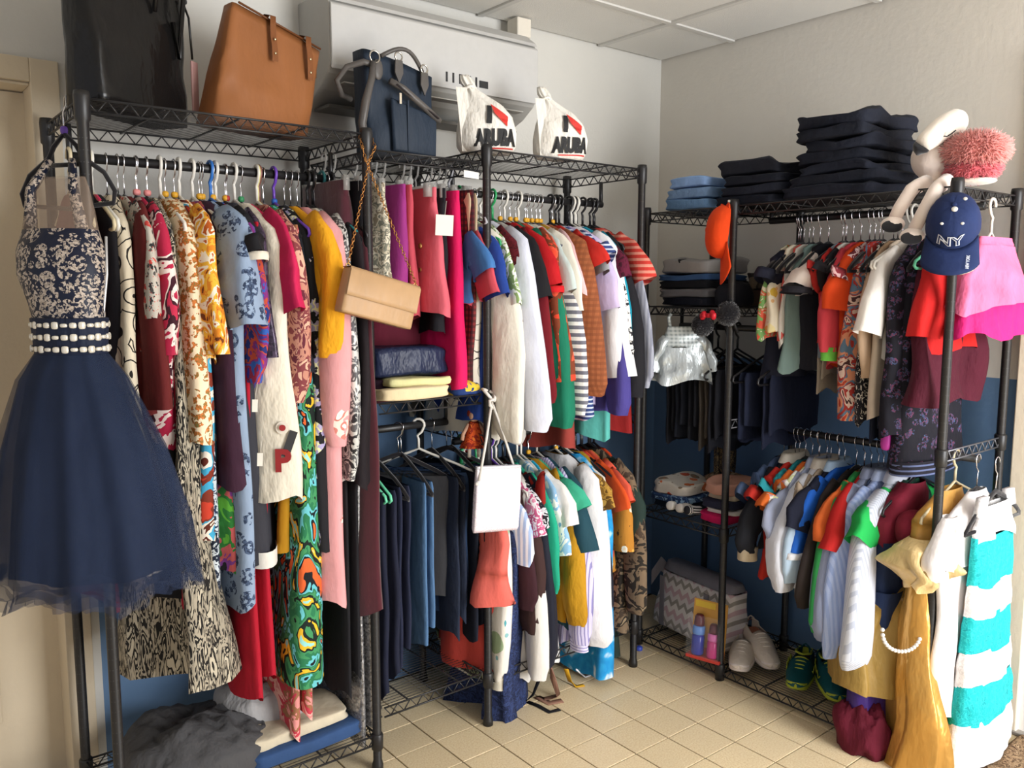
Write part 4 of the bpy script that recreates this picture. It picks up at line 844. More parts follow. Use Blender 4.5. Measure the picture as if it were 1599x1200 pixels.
# pink tulle skirt on the end of the upper rail
TU1 = m('plain', '#ea6f98', rough=.7, bump=.8); TU2 = m('plain', '#d91e74', rough=.7, bump=.8)
sk = empty('tulle_skirt', (-.225, -1.458, F0), pi, 'hot pink two layered tulle skirt hanging on the right end of the rack', 'skirt', 'clothes on '+RODS['F']['where'])
part_tube(sk, 'waistband', TU1, [(-.088, 0, .10, .014), (-.12, 0, .105, .02)], .2, seed=2)
part_tube(sk, 'under_layer', TU2, [(-.115, 0, .11, .02), (-.24, .0, .165, .035), (-.365, .0, .195, .055)], .25, seed=6, n=80, pl=.12)
part_tube(sk, 'upper_layer', TU1, [(-.112, 0, .112, .024), (-.20, .0, .175, .05), (-.275, .0, .20, .065)], .3, seed=7, n=80, tail=-.02, pl=.12)
hanger(RODS['F'], (-.245, -1.452, F0), pi, 'w', 'hot pink two layered tulle skirt', .6)
# pearls, wine cloth
YN = onX(1332, 1090, -.515).y-.16
pn = empty('pearl_necklace', onY(1408, 1000, YN), 0, 'white pearl necklace hanging in front of the sheer gold overskirt', 'necklace')
pm = MB().sq((0, 0, 0), .0056, .0056, .0056, 1, 10, 8); p0 = None
for k in range(19):
    a = pi*(k/18); o = p0.copy() if p0 else pm.build('pearl', P('#e9e4dc', .18, 0, .7), pn)
    if p0: COL.objects.link(o)
    p0 = p0 or o; uu = 1408-30*cos(a); vv = 984+34*sin(a)**.8
    o.location = onY(uu, vv, YN-.01*sin(a))-pn.location
def crumple(c, a, b, h, amp=.3, fr=9, e=.8, seed=0, flat=True):
    def fn(p):
        q = p*fr+Vector((seed*3.1, seed, seed*1.7)); d = 1+amp*(noise.noise(q)+.9*(.4-abs(noise.noise(q*1.9)))+.5*(.4-abs(noise.noise(q*4.1))))
        p = Vector((p.x*(1+.5*amp*noise.noise(q*.7)), p.y*(1+.5*amp*noise.noise(q*.8+Vector((5, 5, 5)))), p.z*d))
        if flat and p.z < -h*.55: p.z = -h*.55
        return p
    return MB().sq(c, a, b, h, e, 84 if a > .1 else 44, 40 if a > .1 else 22, fn)
wl = onX(1346, 1150, -.47)
tag(crumple((0, 0, 0), .06, .085, .07, .8, 18, .8, 4, False).build('wine_cloth', m('plain', '#5c0f24', bump=1), loc=(wl.x, wl.y, .055)), 'crumpled wine red garment slumped over the rack edge onto the floor', 'cloth')
q = onX(1384, 688, -.42)
tag(MB().sq((0, 0, 0), .014, .014, .03, .6, 14, 10).build('magenta_scrap', m('plain', '#b03a94', rough=.4), loc=q), 'small magenta cloth scrap peeking below the black floral dress', 'cloth')

# ------------------------------------------------------------------ navy prom dress on the left rack's end
PRM = m('plain', '#141d33', bump=.8, rough=.7); BEAD = m('sprig', '#11172b', '#a6978a', '#8f8478', '#b8aa9c', s=34, k=.62, rough=.5)
pd = empty('prom_dress', (-2.362, -.36, 1.79), 0, 'navy prom dress with beaded bodice and wide tulle skirt', 'dress')
hc = (-.035, -.06)          # bodice axis, relative to the hook
def ering(z, cx, cy, a, b, rz, n=56, wav=0.0, k=9, ph=0, jit=0):
    r = []
    for i in range(n):
        th = 2*pi*i/n; w_ = 1+wav*sin(k*th+ph)+wav*.5*sin((2*k+1)*th+ph*2)
        x, y = a*w_*cos(th), b*w_*sin(th); r.append((cx+x*cos(rz)-y*sin(rz), cy+x*sin(rz)+y*cos(rz), z+jit*sin(5*th+ph)+jit*.6*sin(11*th)))
    return r
ra = -.9
MB().loft([ering(z, cx, cy, a, b, ra) for z, cx, cy, a, b in ((-.285, -.045, -.10, .085, .05), (-.33, -.048, -.11, .098, .064), (-.38, -.05, -.12, .098, .066), (-.44, -.047, -.13, .082, .058), (-.475, -.045, -.135, .078, .055))]).build('bodice', BEAD, pd)
MB().loft([ering(z, cx, cy, a, b, ra) for z, cx, cy, a, b in ((-.288, -.045, -.10, .086, .051), (-.25, -.043, -.092, .082, .042), (-.20, -.038, -.08, .072, .026), (-.172, -.034, -.07, .062, .014))]).build('illusion_panel', m('plain', '#b09a88', alpha=.3), pd)
bz = MB().loft([ering(z, -.045, -.137, a, b, ra) for z, a, b in ((-.470, .080, .058), (-.472, .084, .061), (-.545, .078, .058), (-.548, .075, .055))]).build('waist_band', PRM, pd)
gem = MB().sq((0, 0, 0), .0075, .0035, .006, .6, 8, 6); g0 = None
for row in range(3):
    for k in range(16):
        th = pi+pi*1.1*(k/15)+.6; o = g0.copy() if g0 else gem.build('jewel', P('#d8d2c4', .12, .2, .9), bz)
        if g0: COL.objects.link(o)
        g0 = g0 or o; x, y = .082*cos(th), .061*sin(th)
        o.location = (-.045+x*cos(ra)-y*sin(ra), -.137+x*sin(ra)+y*cos(ra), -.485-.025*row); o.rotation_euler = (0, 0, th+ra+pi/2); o.scale = (1, 1, .7+.3*((k*7+row) % 3))
SK = [(-.545, -.045, -.137, .075, .056), (-.60, -.045, -.145, .105, .085), (-.75, -.042, -.17, .150, .12), (-.90, -.04, -.19, .175, .142), (-.995, -.04, -.20, .185, .15)]
MB().loft([ering(z, cx, cy, a*.93, b*.9, ra, wav=.05*(i/4), k=8) for i, (z, cx, cy, a, b) in enumerate(SK)]).build('skirt_lining', PRM, pd)
def tulle(c, al):
    mt = new_mat('tulle_net'); t = NT(mt); t.b.inputs['Base Color'].default_value = lin(c); t.b.inputs['Roughness'].default_value = .9
    n = t.noise(t.coord((1, 1, .3)), 14, 3); t.put(t.b.inputs['Alpha'], t.node('ShaderNodeMapRange', {0: n.outputs[0], 1: .3, 2: .7, 3: al-.16, 4: al+.12}).outputs[0]); return mt
TN = tulle('#1e2c48', .45)
for L, sc in enumerate((1.0, 1.10, 1.2)):
    MB().loft([ering(z-(.012*L if i == 4 else 0), cx, cy, a*(1+(sc-1)*min(1, i/2.5)), b*(1+(sc-1)*min(1, i/2.5)), ra, 84, .025+.035*i/4, 9+2*L, L*1.7, .014 if i == 4 else 0) for i, (z, cx, cy, a, b) in enumerate(SK)]).build('tulle_layer', TN, pd)
for L in range(3):
    z, cx, cy, a, b = SK[-1]; f_ = 1.02+.08*L
    MB().loft([ering(z+.012-.03*k-.01*L, cx, cy, a*(f_+.03*k), b*(f_+.03*k), ra, 120, .03+.03*k, 17+4*L, L+k*.3, .012) for k in (0, .5, 1)]).build('ruffle', TN, pd)
for s, (x0, y0) in enumerate(((-.085, -.06), (.0, -.145))):
    MB().tube([(x0*.4-.012, y0*.6, -.135), (x0*.8-.02, y0*.85, -.2), (x0-.012, y0-.01, -.30)], [.008, .011, .014], 8).build('beaded_strap', BEAD, pd)
MB().tube([(.028, -.17, -.30), (.022, -.185, -.38), (.012, -.182, -.46), (.012, -.187, -.535)], .0028, 6).build('zip', P('#c9c9c9', .3, .3), pd)
hg = empty('hanger', (-2.362, -.36, 1.79), 0, 'black velvet hanger with purple size marker holding the navy prom dress', 'hanger')
MB().tube([(.0, .02, -.006), (0, .012, .014), (0, -.006, .014), (-.004, -.02, -.008), (-.014, -.035, -.028), (-.014, -.035, -.07)], .0018, 6).build('hook', HK['chrome'], hg)
MB().sq((-.014, -.035, -.066), .008, .008, .009, .7, 10, 6).build('size_marker', HK['purple'], hg)
hb = MB(); d_ = Vector((sin(.62), -cos(.62), 0))*1.0
hp = [Vector((-.014, -.035, 0))+d_*x+Vector((0, 0, z)) for x, z in ((0, -.072), (.03, -.1), (.045, -.125), (.10, -.16), (.125, -.20), (.12, -.225), (.0, -.235), (-.12, -.225), (-.125, -.20), (-.10, -.16), (-.045, -.125), (-.03, -.1))]
hb.tube(hp, .0055, 6, closed=True).build('shoulder_bar', VELV, hg)
hb2 = MB().tube([Vector((-.014, -.035, -.14))+d_*x for x in (-.05, .05)], .005, 6).build('cross_bar', VELV, hg)
# ------------------------------------------------------------------ bags on top of the left racks
def soft_bag(e, w, d, h, wt, dt, mat, lean=(0, 0), tilt=0.0, rows=14, sag=.012, seed=0, name='bag_body', ex=.35):
    mb = MB(); rings = []; rnd = Vector((seed*3.7, seed*1.3, 0))
    for j in range(rows+1):
        f = j/rows; s = f*f*(3-2*f); a, b = lerp(w, wt, f), lerp(d, dt, s); r = []
        for x, y, z in rr(a, b, f*h, 36, ex, lean[0]*f, lean[1]*f):
            p = Vector((x, y, z)); nn = noise.noise(p*11+rnd)+.5*noise.noise(p*25+rnd)
            k = sin(pi*min(1, f*1.1))
            r.append((x*(1+.02*nn*k), y+sag*nn*k*(1 if y < lean[1]*f else -1), z+tilt*(x-lean[0]*f)*f+.004*nn*f))
        rings.append(r)
    # fold the rim over and down inside
    top = rings[-1]; cx = sum(p[0] for p in top)/len(top); cy = sum(p[1] for p in top)/len(top)
    rings.append([(lerp(p[0], cx, .03), lerp(p[1], cy, .2), p[2]-.004) for p in top]); rings.append([(lerp(p[0], cx, .06), lerp(p[1], cy, .35), p[2]-.07) for p in top])
    mb.loft(rings, True, True); return mb.build(name, mat, e)
def leather(c, r=.35): return m('plain', c, rough=r, bump=.35, wr=11)
bk = empty('tote_bag', (-2.205, -.276, 1.789), .585, 'large glossy black leather tote at the left end of the top shelf', 'bag')
BL = leather('#141313', .22)
soft_bag(bk, .15, .062, .36, .165, .045, BL, (-.0, .0), -.10, seed=2)
MB().tube([(.03, -.058, .25), (.035, -.07, .33), (.05, -.06, .42), (.09, -.05, .42), (.12, -.07, .30), (.105, -.062, .16), (.085, -.064, .24)], .006, 8).build('strap', BL, bk)
MB().tube([(.14, -.05, .31), (.153, -.058, .27), (.158, -.06, .17)], .003, 6).build('tag_cord', BL, bk)
MB().box(.148, .172, -.066, -.060, .04, .165).build('luggage_tag', P('#b98f8a', .45), bk, smooth=False, bevel=.002)
MB().loft([[(.145+.014*cos(t*2*pi/20)*k, -.05+.004*sin(t*2*pi/20), .315+.014*sin(t*2*pi/20)*k) for t in range(20)] for k in (1, .6)]).build('eyelet', HK['black'], bk)
bn = empty('tote_bag', (-1.904, -.285, 1.789), .25, 'tan brown leather tote leaning on the top shelf', 'bag')
TAN = leather('#8f5a33', .5)
tc = onY(440, 66, -.285); soft_bag(bn, .148, .055, .275, .140, .03, TAN, (.075, .0), -.22, seed=5)
MB().tube([(.075-.13+x*.26, -.032, .277-.22*(-.13+.26*x)) for x in (0, 1)], .003, 6).build('rim_piping', leather('#6b4022'), bn)
for sx, dz_ in ((.035, -.008), (.150, .018)):
    MB().loft([[(sx+dx+.01*z, -.040-.006*(z > .24)-.012*(z < .24), z) for dx in (-.009, .009)] for z in (.17-dz_, .20-dz_, .235-dz_, .262-dz_, .285-dz_)]+[[(sx+dx+.003, -.02, .292-dz_) for dx in (-.009, .009)], [(sx+dx+.003, .03, .25-dz_) for dx in (-.009, .009)]], closed=False).build('handle_strap', leather('#7a4a29'), bn)
    for z in (.19-dz_, .225-dz_): MB().sq((sx+.002, -.0535, z), .0035, .002, .0035, 1, 8, 6).build('rivet', P('#cdbf9c', .25, .9), bn)
# navy nylon handbag
nb = empty('handbag', (-1.49, -.305, 1.749), .05, 'navy nylon handbag with grey leather trim on the shelf bridge', 'bag')
NYL = m('plain', '#1f2b3a', rough=.6, bump=.5); GRY = leather('#56524f', .4)
soft_bag(nb, .105, .055, .27, .12, .04, NYL, (.0, 0), -.17, seed=8)
pk = MB().loft([[(x, y, z) for x, y, z in ((-.05, -.064, .015), (.10, -.064, .01), (.108, -.062, .13), (-.055, -.062, .165))], [(-.045, -.076, .02), (.095, -.076, .015), (.10, -.072, .125), (-.05, -.072, .158)]], True, True).build('front_pocket', NYL, nb, bevel=.004)
MB().tube([(-.06, -.072, .205), (-.02, -.078, .190), (.05, -.078, .150), (.112, -.07, .118)], .010, 8).build('zip_band', GRY, nb)
MB().tube([(-.045, -.084, .196), (.10, -.083, .122)], .003, 5).build('zip', P('#2a2426', .4), nb)
MB().box(-.036, -.028, -.084, -.08, .145, .175).build('zip_pull', P('#d8d2c4', .2, .9), nb, smooth=False, bevel=.001)
MB().box(-.005, .0, -.078, -.074, .02, .16).build('pocket_seam', NYL, nb, smooth=False)
MB().tube([(-.07+.14*k/12, -.045-.02*sin(pi*k/12), .275-.10*k/12*.2+.035*sin(pi*k/12)) for k in range(13)], .006, 8).build('top_handle', GRY, nb)
for x, z in ((-.02, .235), (.068, .215)):
    MB().loft([[(x+dx, -.055+.0*z, z+dz) for dx, dz in ((-.012, .035), (.012, .035), (.014, .0), (0, -.03), (-.014, 0))], [(x+dx, -.061, z+dz) for dx, dz in ((-.012, .035), (.012, .035), (.014, .0), (0, -.03), (-.014, 0))]], True, True).build('handle_tab', GRY, nb, smooth=False, bevel=.001)
    MB().tube([(x+.012*cos(a), -.058, z+.045+.012*sin(a)) for a in [2*pi*k/12 for k in range(12)]], .0025, 6, closed=True).build('ring', P('#bdb9b0', .2, .9), nb)
MB().tube([(-.10, -.05, .245), (-.125, -.045, .25), (-.165, -.02, .235), (-.185, 0, .20), (-.165, .01, .165), (-.13, .02, .16)], [.009, .009, .008, .008, .008, .008], 8).build('shoulder_strap', GRY, nb)
MB().tube([(-.105, -.06, .25), (-.118, -.07, .2), (-.14, -.075, .14), (-.15, -.07, .08), (-.13, -.05, .03), (-.10, -.03, .012)], [.008, .010, .012, .012, .011, .009], 8).build('shoulder_strap', GRY, nb)
MB().tube([(-.10+.016*cos(a), -.06, .265+.016*sin(a)) for a in [2*pi*k/14 for k in range(14)]], .0025, 6, closed=True).build('ring', P('#bdb9b0', .2, .9), nb)
MB().sq((-.085, -.052, .235), .016, .006, .028, .9, 12, 8).build('strap_tab', GRY, nb)

# white souvenir totes, knotted shut
def tote(pos, rz, label, sc, seed):
    e = empty('souvenir_tote', pos, rz, label, 'bag'); e.scale = (sc,)*3
    CAN = m('plain', '#e3dfd6', bump=1.2, wr=13)
    A_ = [(0, .085, .045, .0), (.02, .098, .058, .0), (.07, .100, .062, .002), (.12, .088, .055, .0), (.155, .066, .042, -.012), (.185, .036, .026, -.035), (.205, .018, .016, -.052), (.222, .022, .017, -.062), (.245, .014, .010, -.072)]
    def par(z):
        for p, q in zip(A_, A_[1:]):
            if p[0] <= z <= q[0]:
                t = (z-p[0])/(q[0]-p[0]); return [lerp(a, b, t) for a, b in zip(p[1:], q[1:])]
        return A_[-1][1:]
    def dis(x, z): return .007*noise.noise(Vector((x*16, z*14, seed)))
    rings = []
    for k in range(30):
        z = .245*k/29; a, b, xc = par(z); r = []
        for i in range(40):
            th = 2*pi*i/40; c, s = cos(th), sin(th); x = a*math.copysign(abs(c)**.8, c); y = b*math.copysign(abs(s)**.8, s)
            r.append((xc+x, y+dis(xc+x, z)*(1 if y > 0 else 1)+.004*sin(7*th+z*30)*(z > .12), z))
        rings.append(r)
    MB().loft(rings, True, True).build('bag_body', CAN, e)
    def front(x, z, off):
        off += .0025 if z < .1 else .0065
        a, b, xc = par(max(0, min(.245, z))); u = max(-.999, min(.999, (x-xc)/a)); s = (1-abs(u)**2.5)**.4
        return (x, -b*s+dis(x, z)-off, z)
    def put(name, pts, mat, fs=None):
        MB().add([front(x, z, .0022) for x, z in pts], fs or [tuple(range(len(pts)))]).build(name, mat, e, smooth=False)
    INK = P('#141416', .7); RED = P('#c8322a', .7)
    def word(name, txt, size, x0, z0, sx, shear):
        vs, fs = text_faces(txt, size, size*.075)
        mb = MB(); mb.add([front(x0+x*sx, z0+y+shear*x, .0022) for x, y, z in vs], fs); mb.build(name, INK, e, smooth=False)
    word('lettering', 'ARUBA', .066, -.052, .018, .64, .03)
    MB().loft([[front(lerp(xa, xb, i/3), z_, .0022) for i in range(4)] for z_, xa, xb in [(.086+.058*k/8, -.014+.004*k/8-.002, .002+.002*k/8) for k in range(9)]], closed=False).build('lettering', INK, e, smooth=False)
    n = 8; q = []
    P4 = [(.000, .150), (.012, .118), (.056, .080), (.060, .112)]
    grid = [[(lerp(lerp(P4[0][0], P4[3][0], i/n), lerp(P4[1][0], P4[2][0], i/n), j/n), lerp(lerp(P4[0][1], P4[3][1], i/n), lerp(P4[1][1], P4[2][1], i/n), j/n)) for i in range(n+1)] for j in range(n+1)]
    MB().loft([[front(x, z, .0022) for x, z in row] for row in grid], closed=False).build('red_emblem', RED, e, smooth=False)
    MB().loft([[front(-.03+.11*i/12, zz+.004*i/12, .0022) for i in range(13)] for zz in (.006, .010)], closed=False).build('red_underline', RED, e, smooth=False)
    MB().tube([(-.055+.020*cos(t), .019*sin(t), .205+.004*sin(3*t)) for t in [2*pi*k/14 for k in range(14)]], .005, 6, closed=True).build('knot', CAN, e)
    MB().loft([[(-.09+.02*k+dx, -.03-.02*k*(1-k), .20-.20*k) for dx in (-.018, .018)] for k in [i/6 for i in range(7)]], closed=False).build('side_fold', CAN, e)
    return e
p1 = onZ(781, 236, 1.789); p2 = onZ(897, 246, 1.789)
tote((p1.x+.0, p1.y+.07, 1.789), -.38, 'white knotted souvenir tote nearest the navy bag, red emblem', .93, 1)
tote((p2.x, p2.y+.07, 1.789), -.30, 'white knotted souvenir tote at right end of the corner rack', .90, 4)

# ------------------------------------------------------------------ beige clutch on a gold chain
cp = onY(590, 467, -.585); cl = empty('clutch_bag', cp, 0, 'beige flap clutch hanging on a gold chain in front of the rack post', 'bag', rot=(0, .25, .02))
BG = leather('#b08d66', .45)
s_ = onY(650, 452, -.585)-onY(540, 418, -.585); wv = s_.length/2; hv = .056
MB().loft([rr(wv*k, .024*(1 if abs(k) > .9 else .9), z, 32, .25) for k, z in ((.985, -hv), (1, -hv+.006), (1, 0), (.985, hv-.004), (.97, hv))], True, True).build('clutch_body', BG, cl)
fl_ = [[(x, y, z) for x in [-wv*.99+2*wv*.99*i/10 for i in range(11)]] for y, z in ((.022, hv+.001), (-.020, hv+.003), (-.0275, hv-.006), (-.0285, 0), (-.029, -.012), (-.0265, -.0135))]
MB().loft(fl_, closed=False).build('front_flap', BG, cl)
for sx in (-1, 1): MB().tube([(sx*wv*.96+.006*cos(a), 0, hv+.004+.006*sin(a)) for a in [2*pi*k/10 for k in range(10)]], .0015, 6, closed=True).build('ring', P('#c89a5c', .25, 1), cl)
gold = P('#c08a50', .28, 1.0); ch = MB()
def link(mb, p, d, turn):
    d = d.normalized(); q = d.orthogonal().normalized(); q = Matrix.Rotation(turn, 3, d) @ q
    mb.tube([p+d*(.0062*cos(a))+q*(.0034*sin(a)) for a in [2*pi*k/8 for k in range(8)]], .0011, 4, closed=True)
top = Vector((X2, YF-.022, 1.752)); inv = cl.matrix_basis.inverted()
ends = [cl.matrix_basis @ Vector((sx*wv*.96, 0, hv+.012)) for sx in (-1, 1)]
def run(mb, A, B, bow=0):
    n = max(2, int((B-A).length/.0092))
    for k in range(n+1): link(mb, A.lerp(B, k/n)+Vector((0, -bow*sin(pi*k/n), 0)), B-A, (k % 2)*pi/2)
xl, xr = onY(566, 230, YF-.02), onY(586, 230, YF-.02)
for A, B in ((ends[0], onY(577, 250, YF-.03)), (ends[1], onY(571, 250, YF-.03)), (onY(577, 250, YF-.03), xr), (onY(571, 250, YF-.03), xl), (xr, Vector((X2+.018, YF, 1.775))), (xl, Vector((X2-.018, YF, 1.775)))): run(ch, inv @ A, inv @ B)
tag(ch.build('gold_chain', gold, cl), kind='stuff')

# white sequin pouch tied to the corner post
pp = onY(776, 780, -.53); po = empty('sequin_pouch', pp, -.15, 'white sequinned pouch with long cord tied to the corner rack post', 'bag', rot=(0, .06, -.2))
SEQ = m('seq', '#f2eef0', '#e9d9e6', s=220, metal=.12)
sw_ = .075; sh_ = (onY(776, 728, -.53).z-onY(776, 828, -.53).z)/2
MB().loft([rr(sw_*k, d, z, 30, .3) for k, d, z in ((.98, .004, -sh_), (1, .013, -sh_+.012), (1, .016, 0), (.99, .010, sh_-.01), (.985, .006, sh_))], True, True).build('pouch_body', SEQ, po)
MB().loft([rr(sw_*.995, d, z, 30, .3) for d, z in ((.0075, sh_-.006), (.0085, sh_), (.0075, sh_+.004))]).build('zip_edge', P('#b9b6ba', .4), po)
CORD = m('plain', '#d9d4cc'); i2 = po.matrix_basis.inverted(); kn = onY(768, 628, -.495)
for A, B in ((onY(748, 752, -.53), kn), (onY(802, 728, -.53), kn)): MB().tube([i2 @ A, i2 @ A.lerp(B, .5)+Vector((0, -.004, 0)), i2 @ B], .0042, 7).build('cord', CORD, po)
MB().tube([i2 @ (kn+Vector(v)) for v in ((.004, 0, -.02), (-.012, -.006, -.008), (-.014, -.008, .006), (-.002, -.01, .008), (.006, -.006, -.006), (-.006, .0, .014), (-.02, .01, .034), (-.012, .03, .036), (.012, .03, .03), (.02, .01, .02), (.004, -.008, .004))], .005, 7).build('cord_knot', CORD, po)
MB().sq(i2 @ onY(745, 756, -.53), .007, .006, .006, .8, 10, 6).build('cord_end', CORD, po)

# ------------------------------------------------------------------ folded clothes
def folded(name, label, c, sx, sy, hh, mat, layers=2, rz=0.0, seed=0, group=None, cat='clothing', rough=.012, e=.28, nu=40):
    """a folded garment: stacked layers with rounded fold lips"""
    rv = Vector((seed*2.3, seed*.7, seed*5.1))
    def fn(p):
        f = (p.z/hh+1)/2; lip = abs(sin(pi*layers*f))**.45
        q = Vector((p.x*(.955+.05*lip), p.y*(.955+.05*lip), p.z)); nn = noise.noise(q*9+rv); n2 = noise.noise(q*22+rv)
        return q+Vector((rough*nn, rough*noise.noise(q*8-rv), (rough*.9*nn+rough*.35*n2)*(.35+.65*f)))
    o = MB().sq((0, 0, hh), sx, sy, hh, e, nu, 6*layers+4, fn).build(name, mat, None, loc=c, rot=(0, 0, rz)); return tag(o, label, cat, group)
def stack(x, y, z, rows, sx, sy):
    for i, (nm, lb, hh, mt, kw) in enumerate(rows):
        folded(nm, lb, (x+RN.uniform(-.012, .012), y+RN.uniform(-.012, .012), z), sx*kw.pop('k', 1), sy*kw.pop('ky', 1), hh, mt, seed=i*7+int(abs(y)*90)+int(z*31), rz=RN.uniform(-.05, .05), **kw); z += 2*hh*.93
    return z
DJ = m('plain', '#7390b4', bump=.5, wr=26); DJ2 = m('plain', '#86a6d4', bump=.4, wr=20); DJ3 = m('plain', '#6486ac', bump=.5, wr=26)
DN = m('plain', '#1a1e2b', bump=.6); DN2 = m('plain', '#20222c', bump=.6); DN3 = m('plain', '#161a26', bump=.6)
zt = 1.656
stack(-.265, -.49, zt, [('folded_jeans', 'faded blue jeans at the bottom of the pale pile', .021, DJ3, {}), ('folded_jeans', 'washed blue jeans in the middle of the pale pile', .021, DJ, {}), ('folded_jeans', 'light sky blue jeans on top of the pale pile', .020, DJ2, dict(k=.9, ky=.85))], .155, .105)
stack(-.265, -.755, zt, [('folded_trousers', 'navy trousers at the bottom of the lower dark pile', .017, DN3, {}), ('folded_trousers', 'navy trousers second from bottom in the lower dark pile', .017, DN, {}), ('folded_trousers', 'dark trousers second from top in the lower dark pile', .017, DN3, {}), ('folded_trousers', 'crumpled charcoal trousers on top of the lower dark pile', .024, DN2, dict(rough=.03, k=.9))], .16, .13)
tw = [('bottom', .019, 1.04), ('second lowest', .019, 1), ('third lowest', .017, .85), ('middle', .019, .82), ('third from top', .018, .82), ('second from top', .019, .80), ('topmost', .024, .74)]
stack(-.27, -1.06, zt, [('folded_trousers', f'dark navy folded trousers, {n} of the tallest pile', hh, (DN, DN3)[i % 2], dict(ky=k, rough=.024 if i < 6 else .034)) for i, (n, hh, k) in enumerate(tw)], .165, .155)
zm = 1.316
stack(-.26, -.475, zm, [('folded_trousers', 'black trousers at the bottom of the grey pile', .016, DN3, {}), ('folded_sweatpants', 'dull grey sweatpants second lowest in the grey pile', .017, m('plain', '#6f6e70'), {}), ('folded_trousers', 'black trousers between grey and blue in the pile', .016, m('plain', '#16171c'), dict(k=.95)), ('folded_jeans', 'mid blue jeans under the grey sweatpants', .013, m('plain', '#3a5a86'), dict(k=.95)), ('folded_sweatpants', 'pale grey sweatpants with black print on top of the pile', .028, m('sp', '#9c9a98', '#26262a', '#9c9a98', s=7, k=.12), dict(rough=.02, k=.9, ky=.95))], .15, .115)
stack(-.13, -.66, zm, [('folded_trousers', 'dark brown folded trousers behind the orange cap', .03, m('plain', '#3a2a20'), {}), ('folded_trousers', 'olive camouflage garment lying behind the black child tops', .035, m('rp', '#4a463a', '#2b2a26', '#6a604e', s=14), dict(rough=.025))], .07, .055)
tag(crumple((0, 0, 0), .075, .045, .05, .4, 14, .7, 9).build('black_bundle', m('plain', '#14151c'), loc=(-.33, -.655, zm+.03)), 'black bundled garment lying under the orange cap', 'clothing')
zl = .55
stack(-.31, -.43, zl, [('folded_shirt', 'dark blue folded shirt at the left of the low shelf', .018, m('plain', '#1c2838'), {}), ('folded_jeans', 'small blue patterned jeans under the spotted cloth', .014, m('rp', '#3c5c8c', '#28406a', '#8fb0d0', s=30), {}), ('folded_romper', 'white romper with orange spots lying on the low shelf', .024, m('sp', '#dcd6cc', '#c8553a', '#8a7a68', '#d9784a', s=16, k=.3), dict(rough=.025, k=1.1))], .10, .085)
stack(-.16, -.56, zl, [('folded_blanket', 'olive green folded blanket at the back of low shelf', .035, m('plain', '#63694f'), dict(rough=.02)), ('folded_shirt', 'tan patterned folded shirt on the olive blanket', .022, m('rp', '#b59470', '#8f6c4e', '#c9ae8c', s=18), dict(rough=.025, k=.8))], .10, .10)
stack(-.31, -.655, zl, [('folded_shirt', 'hot pink folded shirt at the bottom near the front post', .018, m('plain', '#c01458'), {}), ('folded_shirt', 'white folded shirt on the hot pink one', .010, m('plain', '#d9d4d0'), {}), ('folded_shirt', 'navy folded shirt in the pile near the front post', .016, m('plain', '#23263c'), {}), ('folded_shirt', 'cream folded shirt below the peach one', .012, m('plain', '#c4b49a'), dict(k=.9)), ('folded_shirt', 'peach folded shirt topping the pile near the front post', .024, m('plain', '#b98a78'), dict(rough=.025, k=.85))], .10, .062)
for i, (u, v, c, lb, rz) in enumerate(((1056, 800, m('plain', '#e9e7e4'), 'white rolled sock pair on the low shelf edge', .9), (1072, 801, m('plain', '#d6d3d0'), 'off white rolled socks between the white and striped ones', .8), (1086, 806, m('hs', '#dcdcdc', '#26272e', s=110), 'black and white striped rolled socks', .7))):
    q = onX(u, v, -.405); o = crumple((0, 0, 0), .034, .017, .018, .2, 20, .85, i+20).build('rolled_socks', c, loc=(q.x, q.y, .575), rot=(0, -.15, rz+pi*.75)); tag(o, lb, 'socks')
    MB().lathe([(.014, 0), (.017, .004), (.016, .02), (.012, .022)], 14).build('cuff', c, o, loc=(.026, 0, .002), rot=(0, pi/2, 0))
# shelf bridge
zb_ = 1.066
folded('folded_jumper', 'plum folded jumper under the navy padded jacket', (-1.50, -.27, zb_), .13, .13, .03, m('plain', '#2a1626'), 2, seed=3)
folded('folded_jacket', 'navy padded jacket folded on the shelf bridge', (-1.50, -.28, zb_+.055), .13, .14, .045, m('plain', '#222a44', rough=.4, bump=1.1), 2, seed=8, rough=.02)
folded('folded_sheet', 'cream folded cloth at the front edge of the shelf bridge', (-1.525, -.425, zb_), .115, .05, .018, m('plain', '#d9c7a0'), 2, seed=4, rz=.03)
folded('folded_sheet', 'pale yellow folded cloth on the cream one', (-1.50, -.415, zb_+.034), .10, .045, .012, m('plain', '#d5d098'), 1, seed=6, rz=-.05)
tag(crumple((0, 0, 0), .05, .04, .03, .35, 18, .8, 31).build('blue_yellow_cloth', m('rp', '#22386e', '#22386e', '#d0b23a', '#2c4a88', s=11), loc=(-1.33, -.42, zb_+.012)), 'crumpled blue and yellow cloth at the right end of the bridge', 'clothing')
# left rack's bottom shelf
zg = .112
tag(crumple((0, 0, 0), .20, .165, .072, .5, 8, .75, 2).build('grey_garment_heap', m('plain', '#4b4a4b', bump=.9), loc=(-2.12, -.285, zg+.04)), 'dark grey crumpled garment heaped on the left bottom shelf', 'clothing')
tag(crumple((0, 0, 0), .13, .13, .075, .4, 9, .75, 7).build('silver_grey_heap', m('plain', '#a9a7a6', bump=1), loc=(-1.90, -.22, zg+.085)), 'pale silver grey crumpled garment beside the dark grey heap', 'clothing')
folded('folded_jeans', 'blue denim folded flat at the bottom shelf front', (-1.86, -.36, zg), .17, .085, .022, m('plain', '#2f4a74'), 2, seed=11, rz=.05)
folded('folded_sheet', 'cream folded sheet lying on the blue denim', (-1.88, -.33, zg+.042), .15, .09, .02, m('plain', '#cbbfa6'), 2, seed=14, rz=.08)
